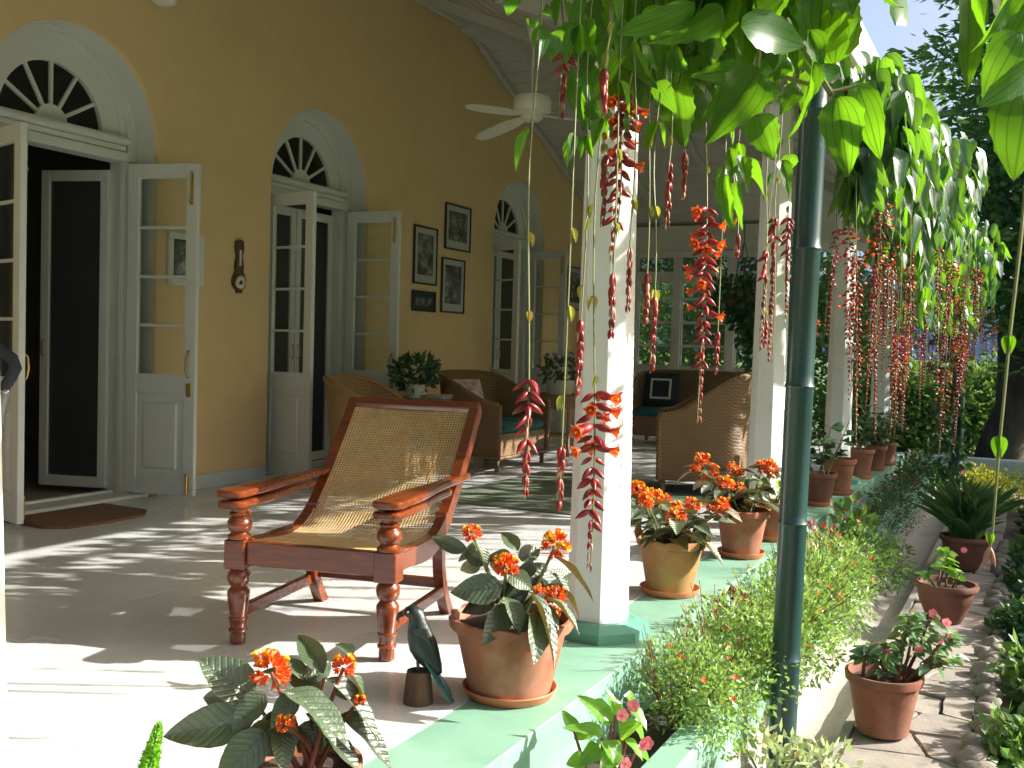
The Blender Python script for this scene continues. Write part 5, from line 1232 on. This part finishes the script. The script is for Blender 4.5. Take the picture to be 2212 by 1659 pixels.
# hanging strands: top x,y, bottom x,y, y where the flowers start, openness, x of the plane they hang in
ST = [(1172,-60,1133,1078,820,.42,-.80),(1258,-60,1207,1105,965,.05,-.80),(1283,-40,1245,860,690,.05,-.86),(1318,-40,1275,1238,850,1.0,-.78),(1366,150,1322,570,205,1.0,-.84),(1306,200,1297,492,335,.15,-.88),(1376,-30,1355,678,535,.05,-.82),
 (1418,-20,1393,702,590,.08,-.84),(1426,200,1404,806,640,.08,-.80),(1452,100,1438,496,350,.08,-.80),(1484,100,1475,432,330,.08,-.84),(1540,-20,1506,916,450,.95,-.80),(1574,200,1546,810,715,.08,-.84),(1598,280,1590,556,505,.05,-.80),
 (1668,250,1640,760,540,.22,-.82),(1676,260,1652,752,690,.05,-.86),(1690,240,1667,786,470,.25,-.80),(1704,300,1697,690,470,.25,-.88),(1214,-40,1207,262,95,.25,-1.0),(1310,-60,1306,240,150,.1,-.72),(1348,-40,1318,735,590,.1,-.76)]
for k, (xt, yt, xb, yb, yr, op, X) in enumerate(ST):
    T, B = linex(xt, yt, X), linex(xb, yb, X); T = T+Vector((0, .0, 0)); Rr = linex(xb+(xt-xb)*(yb-yr)/(yb-yt), yr, X); strand(vn, T, B, (B-Rr).length, op, 100+k, True)

vf = thing('flowering_vine', 'long curtain of sunlit clock vine with red flower strands beyond the near bamboo pole', 'vine', (-.8, 9, -.55))
def canopy_pt(r):
    u = r.random()**1.25; y = 4.5+9.3*u; g = r.random()
    ztop = min(2.74, 2.46+.13*(y-4.6)); zb = 1.86 if y < 5.4 else (1.70 if y < 7 else 1.48)
    if y > 12: zb = 1.3
    z = ztop-(ztop-zb)*r.random()**.8; bulge = .33+.16*sin(y*1.3)+.08*sin(y*3.1); k = (z-zb)/(ztop-zb)
    x = -.82+bulge*(.55+.45*sin(k*pi))*r.uniform(.15, 1)
    if z > 2.45: x = -.84+(x+.84)*.6
    return Vector((x, y, z))
cand = []
for k in range(3800):
    p = canopy_pt(r); cand.append(p)
cand.sort(key=lambda p: (p-CP).length)
def far_leaf(p):
    dv = Vector((r.uniform(-.15,.5), r.uniform(-.4,.35), -r.uniform(.7,1.2))).normalized(); l = r.uniform(.11,.20)
    return leafM(p+Vector((0,0,l*.4)), p+Vector((0,0,l*.4))+dv*l, l*r.uniform(.38,.52), r.gauss(0,.5), (.85+r.gauss(0,.45), -.58+r.gauss(0,.45), .4+r.gauss(0,.35)))
vis = [p for p in cand if p.x > -.70][:300]; vs_ = set(id(p) for p in vis)
for p in vis: link('leaf', VLF[r.randrange(3)], vf, far_leaf(p))
me0 = [[(np.array([v.co[:] for v in m.vertices]), [tuple(q_.vertices) for q_ in m.polygons], [l.uv[:] for l in m.uv_layers[0].data]) for m in VLF][k] for k in range(3)]
allv, allf, alluv, o_ = [], [], [], 0
for p in cand:
    if id(p) in vs_: continue
    v, f, uvd = me0[r.randrange(3)]; M = np.array(far_leaf(p)); allv.append(v @ M[:3,:3].T+M[:3,3]); allf += [tuple(i+o_ for i in q_) for q_ in f]; alluv += [c for uv in uvd for c in uv]; o_ += len(v)
me = bpy.data.meshes.new('foliage'); me.from_pydata(np.concatenate(allv).tolist(), [], allf); me.uv_layers.new(name='UVMap').data.foreach_set('uv', alluv); me.materials.append(LF_VINEF); me.polygons.foreach_set('use_smooth', [True]*len(me.polygons)); me.update()
link('foliage', me, vf)['kind'] = 'stuff'
for k in range(10): m = MB(); m.tube([(-.8+r.uniform(-.12,.12), 4.6+k*.9+j*.25, 2.36+r.uniform(-.05,.05)) for j in range(6)], .009, 6); obj('stem', m, M_STEMB, vf)
for k in range(74):
    y = 4.45+8.9*(k/74)**1.05+r.uniform(-.1,.1); x = r.uniform(-.98,-.50) if y < 6 else r.uniform(-.95,-.35); 
    if y < 6: b = r.uniform(.72, 1.3)
    elif y < 8.6: b = r.uniform(.50, 1.25)
    else: b = r.uniform(.85, 1.4)
    T = Vector((x+r.uniform(-.04,.04), y+r.uniform(-.04,.04), 1.95)); B = Vector((x, y, b)); strand(vf, T, B, min(r.uniform(.40,.80), 2.0-b), r.choice((.15,.35,.8,1.0)), 300+k, False, [], 1.0)
# growth round the far pole
mpol = shrub_mesh('foliage', 88, 700, [((-.82,13.3,1.9),(.28,.25,.5)),((-.85,13.3,1.0),(.22,.2,.9)),((-.85,13.3,0),(.25,.2,.5))], (.09,.15), (.05,.08), LF_DARK, -.6, .8, 0); link('foliage', mpol, vf)['kind'] = 'stuff'

vr = thing('flowering_vine', 'overhanging vine leaves in the top right corner with one thin bare strand', 'vine', (.35, 1.6, 2.3))
for (bx,by,tx,ty,w,d,ro) in ((2082,-40,2116,196,70,1.5,.9),(2118,-60,2128,120,70,1.45,-.7),(2205,70,2128,215,100,1.4,.2),(2230,140,2120,236,60,1.35,.8),(2215,190,2196,385,140,1.4,.35),(2190,-60,2150,110,90,1.4,.9),(2240,-20,2180,130,110,1.5,.6),(2160,-40,2180,60,80,1.6,.9),(2235,120,2170,330,110,1.5,.4)):
    B, T = at(bx, by, d), at(tx, ty, d+r.uniform(-.04,.06)); link('leaf', VL[r.randrange(5)], vr, leafM(B, T, w/FPX*d, ro, (CP-B).normalized()))
for k in range(60):  # extra leaves out of frame, added to shade the corner leaves
    B = Vector((r.uniform(.15,1.0), r.uniform(1.3,2.5), r.uniform(2.15,2.6))); a = r.uniform(0, 6.28)
    if not keeps_sun(B): continue; dv = Vector((cos(a), sin(a), -r.uniform(.2,.9))).normalized(); l = r.uniform(.14,.2)
    link('leaf', VL[r.randrange(5)], vr, leafM(B, B+dv*l, l*.5, r.uniform(-.5,.5), (.5, r.uniform(-.6,.6), 1)))
m = MB(); Q = [at(x, y, 1.5) for x, y in ((2262,-120),(2222,330),(2205,520),(2182,720),(2160,950),(2145,1140),(2137,1195))]; m.tube(Q, [.003,.003,.0028,.0026,.0024,.002,.002], 6); o = obj('hanging_strand', m, M_VINEST, vr)
for (x, y, s) in ((2180,722,.030),(2160,940,.034),(2140,1150,.018)):
    for sg in (-.5, .35): p = at(x, y, 1.5); dv = Vector((sg*.35, -.1, -1)).normalized(); link('bract', SL, o, leafM(p, p+dv*s, s*.5, sg, (CP-p).normalized()))
for k in range(7): p = at(2138, 1180, 1.5); dv = Vector((r.uniform(-.3,.3), r.uniform(-.3,.3), -1)).normalized(); link('bud', BUDP, o, leafM(p, p+dv*r.uniform(.028,.046), .03, r.uniform(0, 6)))
m = MB(); m.tube([(.6,.2,2.42),(.35,1.6,2.36),(.2,3.2,2.42)], .018, 8); obj('stem', m, M_STEMB, vr)

# ================================================================== GARDEN PLANTS
# low shrubs in the planter
SHM = [shrub_mesh('foliage', 200+k, 3400, [((0,0,.05),(.24,.30,.22)),((.10,.05,.02),(.22,.28,.20)),((.16,-.1,-.05),(.18,.24,.18))], (.022,.042), (.010,.017), LF_SHRUB, -.1, .75, .35) for k in range(3)]
SHX = [MB() for _ in range(3)]
for k in range(3):
    rr = random.Random(k+9)
    for j in range(26):
        a = rr.uniform(0, 6.28); SHX[k].tube([(0,0,-.25), (.12*cos(a), .14*sin(a), -.02), (rr.uniform(.8,1.25)*.26*cos(a)+.05, rr.uniform(.8,1.25)*.30*sin(a), rr.uniform(.05,.30))], [.005,.003,.0015], 4)
SHXM = [m.mesh('stem', M_STEMR) for m in SHX]
fb = MB()
for a in range(5): b = 2*pi*a/5; fb.add([(0,0,0),(cos(b-.5),sin(b-.5),.35),(cos(b+.5),sin(b+.5),.35)], [(0,1,2)])
FB = fb.mesh('flower', M_ORANGE, False)
SHL = ['fine leaved green shrub in the planter nearest the camera, below the pillar base','fine leaved shrub in the planter beside the near bamboo pole','fine leaved shrub spilling over the planter wall behind the bamboo pole','fine leaved shrub in the planter past the pole, under the second pillar','last of the bright fine leaved shrubs before the shaded part of the planter']
for k, (x, y, s) in enumerate(((-1.13,3.75,.86),(-1.10,4.35,.98),(-1.05,4.95,1.04),(-1.04,5.65,1.02),(-1.05,6.3,.95))):
    t = thing('shrub', SHL[k], 'shrub', (x, y, -.27)); M = TR((x, y, -.10), rng.uniform(-.4,.4), s)
    o = link('foliage', SHM[k % 3], t, M); o['kind'] = 'stuff'; link('stem', SHXM[k % 3], t, M)
    for j in range(12):
        a = rng.uniform(0, 6.28); q_ = rng.uniform(.5,1); p = M @ Vector((.08+.28*q_*cos(a), .34*q_*sin(a), .24-.16*q_*q_)); link('flower', FB, t, Matrix.Translation(p) @ Euler((rng.uniform(-.6,.6), rng.uniform(-.6,.6), 0)).to_matrix().to_4x4() @ Matrix.Scale(.013, 4))
def leafy(name, label, loc, seed, n, cs, Lr, Wr, mat, cat='plant', group=None, fl=None, nf=0, fs=.02, stems=0, up=.35):
    t = thing(name, label, cat, loc, 0, group); M = WM[t.name]; o = link('foliage', shrub_mesh('foliage', seed, n, cs, Lr, Wr, mat, -.1, .75, up), t, M); o['kind'] = 'stuff'; rr = random.Random(seed)
    if stems:
        m = MB()
        for j in range(stems): a = rr.uniform(0, 6.28); c, q_ = cs[rr.randrange(len(cs))]; m.tube([(c[0]*.3,c[1]*.3,-.02), (c[0]*.7+q_[0]*.3*cos(a), c[1]*.7+q_[1]*.3*sin(a), c[2]*.7), (c[0]+q_[0]*.8*cos(a), c[1]+q_[1]*.8*sin(a), c[2]+q_[2]*.4)], [.006,.004,.002], 5)
        obj('stem', m, M_STEM, t, M)
    for j in range(nf):
        c, q_ = cs[rr.randrange(len(cs))]; d = Vector((rr.gauss(0,1), rr.gauss(0,1), abs(rr.gauss(0,1)))).normalized(); p = M @ (Vector(c)+Vector((d.x*q_[0], d.y*q_[1], d.z*q_[2]))*1.02)
        link('flower', fl, t, Matrix.Translation(p) @ Euler((rr.uniform(-.7,.7), rr.uniform(-.7,.7), 0)).to_matrix().to_4x4() @ Matrix.Scale(fs*rr.uniform(.8,1.2), 4))
    return t
FRED = FB.copy(); FRED.materials.clear(); FRED.materials.append(M_REDF); FPNK = FB.copy(); FPNK.materials.clear(); FPNK.materials.append(M_PINK)
leafy('begonia', 'red leaved begonia between the plinth and the fine leaved shrubs', (-1.24,5.0,-.27), 310, 60, [((0,0,.17),(.10,.16,.12))], (.05,.08), (.035,.055), LF_RED, 'flower', None, FRED, 9, .018, 6)
leafy('begonia', 'dark red begonia in the planter behind the bamboo pole', (-1.20,7.05,-.27), 311, 70, [((0,0,.20),(.13,.22,.14))], (.05,.08), (.035,.055), LF_RED, 'flower', None, FRED, 12, .022, 6)
leafy('begonia', 'broad leaved begonia with red flowers in the shaded planter', (-1.12,7.9,-.27), 312, 130, [((0,0,.22),(.16,.26,.18))], (.06,.10), (.05,.075), LF_BUSH, 'flower', None, FRED, 14, .022, 8)
leafy('shrub', 'leafy shrub added over the planter wall to dim the drain before the fern clump', (-.99,7.6,-.27), 317, 1500, [((0,0,.06),(.22,.40,.20)),((.12,.3,-.06),(.18,.40,.20))], (.03,.055), (.014,.024), LF_BUSH, 'shrub', None, None, 0, .02, 12)  # extra shrub, put in to darken the bright stretch of drain
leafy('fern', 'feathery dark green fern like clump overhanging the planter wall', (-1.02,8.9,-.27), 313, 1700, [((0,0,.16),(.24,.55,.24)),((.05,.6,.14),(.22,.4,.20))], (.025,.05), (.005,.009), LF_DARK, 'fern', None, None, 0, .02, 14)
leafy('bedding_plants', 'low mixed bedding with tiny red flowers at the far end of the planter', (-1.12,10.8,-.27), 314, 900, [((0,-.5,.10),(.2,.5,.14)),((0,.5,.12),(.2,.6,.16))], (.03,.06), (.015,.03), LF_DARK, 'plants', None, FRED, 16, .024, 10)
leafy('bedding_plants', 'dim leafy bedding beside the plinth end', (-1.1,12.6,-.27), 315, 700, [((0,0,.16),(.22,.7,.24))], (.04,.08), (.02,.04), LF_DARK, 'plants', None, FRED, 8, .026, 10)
# large light green begonia near the bottom edge
r = random.Random(91); PB2 = at(1310, 1625, 3.15); t = thing('begonia', 'light green broad leaved begonia with pink blooms near the bottom edge', 'flower', (PB2.x, PB2.y, -.27))
for (bx,by,tx,ty,w,dd,ro) in ((1320,1560,1252,1500,44,0,.2),(1330,1545,1315,1488,50,.05,-.4),(1360,1530,1402,1575,48,-.05,.4),(1350,1505,1392,1540,40,.05,.3),(1300,1590,1225,1560,40,-.05,-.3),(1340,1580,1375,1560,52,-.08,.1),(1310,1600,1340,1650,58,-.1,.1),(1290,1610,1255,1655,46,-.08,.2),(1350,1600,1395,1635,44,-.05,.5),(1275,1570,1240,1600,36,.02,.2),(1330,1620,1300,1665,50,-.12,-.2),(1365,1560,1400,1600,40,.0,.3),(1240,1580,1218,1530,34,.05,.2),(1260,1640,1225,1650,40,-.05,.1),(1310,1520,1270,1540,36,.06,.1),(1375,1620,1412,1640,36,.04,.2)):
    img_leaf(t, BL, bx, by, tx, ty, w, 3.15+dd*.4, 3.15+dd, ro, r)
for (ex, ey) in ((1320,1560),(1330,1545),(1360,1530),(1300,1590),(1340,1580),(1365,1560),(1240,1580),(1375,1620)): e = at(ex, ey, 3.15); add_stem(t, [Vector((PB2.x, PB2.y, -.28)), Vector((PB2.x, PB2.y, -.28)).lerp(e, .6), e], [.008,.006,.004], M_STEMR)
for (x, y) in ((1368,1525),(1392,1610),(1345,1545),(1352,1650),(1398,1605)): pink(t, at(x, y, 3.05), .020, r)
for k, (x, y, lab) in enumerate(((1668,1640,'variegated creamy leaved plant at the bottom beside the pole foot'),(1775,1655,'variegated creamy leaved plant at the bottom right of the pole'))):
    P = at(x, y, 3.7); leafy('variegated_plant', lab, (P.x, P.y, -.5), 330+k, 150, [((0,0,P.z+.50),(.13,.11,.10))], (.03,.06), (.018,.032), LF_VARI, 'plant', None, None, 0, .02, 8)
# lime spike at the bottom left
t = thing('lime_flower_spike', 'bright lime green plume shaped spike rising left of the nearest pot', 'flower', tuple(at(318, 1760, 2.0))); C0, C1 = at(312, 1700, 2.0), at(344, 1562, 2.0)
me = None; rnd = np.random.default_rng(5); tt = rnd.random(900); ax = np.array(C1-C0); P = np.array(C0)+tt[:, None]*ax; ang = rnd.uniform(0, 6.28, 900); rad = (.016*(1-tt)**.6+.004)*(.75+.35*rnd.random(900))
sd1 = np.array(RT); sd2 = np.array(FW); off = np.cos(ang)[:, None]*sd1+np.sin(ang)[:, None]*sd2
link('plume', cloud('plume', P+off*rad[:, None]*.55, off+np.array([0,0,.5]), rad*.9, .007, LF_LIME, rnd), t); add_stem(t, [at(300, 1800, 2.0), C0, C1], [.004,.004,.001], M_STEM)
# flower bed on the right
BVM = {}
r = random.Random(12)
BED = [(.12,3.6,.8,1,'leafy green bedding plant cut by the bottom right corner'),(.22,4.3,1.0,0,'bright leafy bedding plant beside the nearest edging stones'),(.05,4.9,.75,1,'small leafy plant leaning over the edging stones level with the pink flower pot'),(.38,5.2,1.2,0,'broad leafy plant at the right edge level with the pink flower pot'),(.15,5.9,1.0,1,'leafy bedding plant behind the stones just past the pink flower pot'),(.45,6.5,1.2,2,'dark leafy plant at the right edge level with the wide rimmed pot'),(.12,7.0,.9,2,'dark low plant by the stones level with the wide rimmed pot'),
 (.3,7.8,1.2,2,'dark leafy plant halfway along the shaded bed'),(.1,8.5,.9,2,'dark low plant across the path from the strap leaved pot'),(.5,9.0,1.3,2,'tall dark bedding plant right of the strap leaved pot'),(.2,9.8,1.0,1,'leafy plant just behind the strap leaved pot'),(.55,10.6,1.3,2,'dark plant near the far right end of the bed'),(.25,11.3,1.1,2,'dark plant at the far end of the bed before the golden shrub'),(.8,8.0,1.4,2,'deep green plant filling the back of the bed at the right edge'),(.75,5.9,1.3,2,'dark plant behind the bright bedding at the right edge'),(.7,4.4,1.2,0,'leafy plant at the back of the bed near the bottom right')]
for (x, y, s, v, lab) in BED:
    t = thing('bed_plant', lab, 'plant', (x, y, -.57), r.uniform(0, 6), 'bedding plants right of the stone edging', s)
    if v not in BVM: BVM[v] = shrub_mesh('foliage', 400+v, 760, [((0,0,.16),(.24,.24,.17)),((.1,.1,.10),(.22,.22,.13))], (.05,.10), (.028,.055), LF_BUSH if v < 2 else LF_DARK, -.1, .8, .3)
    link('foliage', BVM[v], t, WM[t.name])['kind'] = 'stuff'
# golden hedge clumps and the planting at the far end
for k, (x, y, s, lab) in enumerate(((-.02,13.0,1.05,'golden leaved shrub at the right end of the far hedge'),(-.6,15.0,.75,'golden leaved shrub right of the far pole base'),(-1.3,15.2,.7,'golden leaved shrub left of the far pole base'),(-2.0,15.4,.62,'golden leaved shrub at the left end of the far hedge'))):
    leafy('golden_shrub', lab, (x, y, -.6), 500+k, 1300, [((0,0,.25*s),(.48*s,.42*s,.30*s)),((.15,.2,.2*s),(.4*s,.4*s,.26*s))], (.03,.055), (.018,.03), LF_GOLD, 'shrub', None, None, 0, .02, 6)
leafy('bedding_plants', 'dark bedding clump with a red flower before the golden hedge', (-1.2,14.2,-.6), 510, 800, [((0,0,.22),(.55,.4,.26))], (.04,.08), (.02,.04), LF_DARK, 'plants', None, FRED, 5, .04, 10)
# hanging basket at the far end
hb = thing('hanging_basket', 'dark hanging basket of trailing creeper silhouetted at the far verandah end', 'basket', (-3.32, 13.0, 1.38)); M = WM[hb.name]
m = MB(); m.lathe([(.03,.35),(.14,.38),(.20,.50),(.21,.55),(.19,.55)], 20); obj('basket', m, M_WICK, hb, M)
m = MB(); [m.tube([(.19*cos(a), .19*sin(a), .55), (0,0,1.25)], .005, 5) for a in (0, 2.1, 4.2)]; m.tube([(0,0,1.24),(0,0,1.5)], .006, 5); obj('chain', m, M_BLACK, hb, M)
link('foliage', shrub_mesh('foliage', 520, 1000, [((0,0,.55),(.46,.46,.30)),((.15,-.1,.25),(.28,.26,.36)),((.22,-.1,-.15),(.14,.14,.40))], (.07,.13), (.05,.09), LF_DARK, -.7, .8, 0), hb, M)['kind'] = 'stuff'

# ================================================================== TREES
def tree(name, label, base, H, crown, ntuft, per, Lr, Wr, mat, seed, lean=(0,0), tr=.25, flat=.35, tuft=.7, cat='tree', group=None, limbs=10, bark=None):
    t = thing(name, label, cat, base, 0, group); M = WM[t.name]; rnd = np.random.default_rng(seed); rr = random.Random(seed)
    m = MB(); top = Vector((lean[0], lean[1], H)); n = 8
    m.tube([Vector((0,0,-.3)).lerp(top, k/n)+Vector((.12*sin(k*1.7+seed), .12*cos(k*1.3), 0))*min(1, k)*tr*2 for k in range(n+1)], [tr*(1.35 if k == 0 else 1)*(1-.6*k/n) for k in range(n+1)], 14)
    cs = [(np.array(c, float), np.array(q_, float)) for c, q_ in crown]
    P, d = blob_points(rnd, ntuft, cs, .75)
    for k in range(limbs):
        e = Vector(P[rr.randrange(len(P))]); s = top*rr.uniform(.55, .98); mid = s.lerp(e, .5)+Vector((0,0,.25)); m.tube([s, mid, e], [tr*.38, tr*.22, tr*.06], 7)
    obj('trunk', m, bark or M_BARK, t, M, True, 60)
    base_ = np.repeat(P, per, 0); off = rnd.normal(size=(len(base_), 3))*np.array([tuft, tuft, tuft*flat]); D = off/tuft+rnd.normal(size=off.shape)*.5+np.array([0,0,-.15])
    link('crown', cloud('crown', base_+off, D, rnd.uniform(*Lr, len(base_)), rnd.uniform(*Wr, len(base_)), mat, rnd), t, M); return t
tree('shade_tree', 'huge dark feathery leaved tree with a leaning trunk behind the white wall', (-.35, 18.9, -.6), 5.0, [((1.0,.6,6.5),(2.7,2.5,2.2)),((.7,-.5,8.9),(2.2,2.2,1.7)),((2.4,.4,4.6),(2.6,2.2,2.4)),((-.5,-.8,4.4),(1.1,1.6,1.2)),((1.6,0,10.8),(2.6,2.4,1.8)),((4.2,.5,8.0),(2.8,2.4,3.0)),((1.0,-.5,3.0),(1.6,1.4,.9)),((1.3,-.4,2.3),(1.3,1.1,.9)),((2.6,-.2,2.6),(1.6,1.4,1.3)),((.3,-.7,3.6),(1.1,1.1,.9)),((.5,-1.0,5.6),(1.6,1.4,1.2))], 800, 100, (.14,.30), (.05,.10), LF_TREE, 601, (.45,.2), .42, .20, .45, 'tree', None, 16)
for k, (x, y, h, s, lab) in enumerate(((-2.3,19.5,1.1,1.1,'pale green bush behind the white wall left of the far pole'),(-1.15,20.5,1.3,1.2,'light green bush behind the white wall right of the far pole'),(-4.2,18.6,3.2,2.3,'green bush seen through the far window, right of two'),(-7.4,19.4,3.6,2.5,'green bush seen through the far window, left of two'),(-11.5,21.0,3.6,2.6,'green bush outside beyond the house corner'),(-.1,25,1.0,1.4,'hazy light green bush right of the shade tree trunk'))):
    tree('bush', lab, (x, y, -.6), h*.6, [((0,0,h*.55),(s*.85,s*.8,h*.6)),((s*.4,.2,h*.9),(s*.6,s*.6,h*.45)),((-s*.4,0,h*.8),(s*.6,s*.5,h*.5))], 210, 52, (.10,.20), (.05,.095), LF_BUSH, 610+k, (0,0), .09, .7, .24, 'bush', None, 6)
# trees right of the picture, out of frame, whose shade falls across the bed and the far planter
tree('tree', 'garden tree standing right of the flower bed', (5.1, 13.5, -.6), 3.0, [((0,0,3.7),(2.2,2.5,1.65)),((0,.3,2.3),(1.9,2.3,1.4))], 330, 60, (.16,.28), (.07,.12), LF_TREE, 630, (0,0), .2, .6, .5)
tree('bush', 'tall bush standing right of the flower bed', (4.6, 7.6, -.6), 1.2, [((0,0,1.25),(1.3,1.8,1.0)),((.6,2.2,1.3),(1.3,1.6,1.0))], 130, 56, (.12,.2), (.06,.1), LF_TREE, 631, (0,0), .1, .7, .3, 'bush')

# ================================================================== AIR
hz = MB(); hz.box(-2520, 2520, -70, 2620, -1.7, 260)
mz, tz, pz, oz = nt('pale_blue_haze'); tz.nodes.remove(pz)
pv = N(tz, 'ShaderNodeVolumePrincipled'); pv.inputs['Color'].default_value = (.26, .48, 1.0, 1); pv.inputs['Density'].default_value = .00016; pv.inputs['Anisotropy'].default_value = 0
L(tz, pv.outputs[0], oz.inputs['Volume'])
tag(obj('haze', hz, mz, smooth=False), None, None, None, 'stuff')
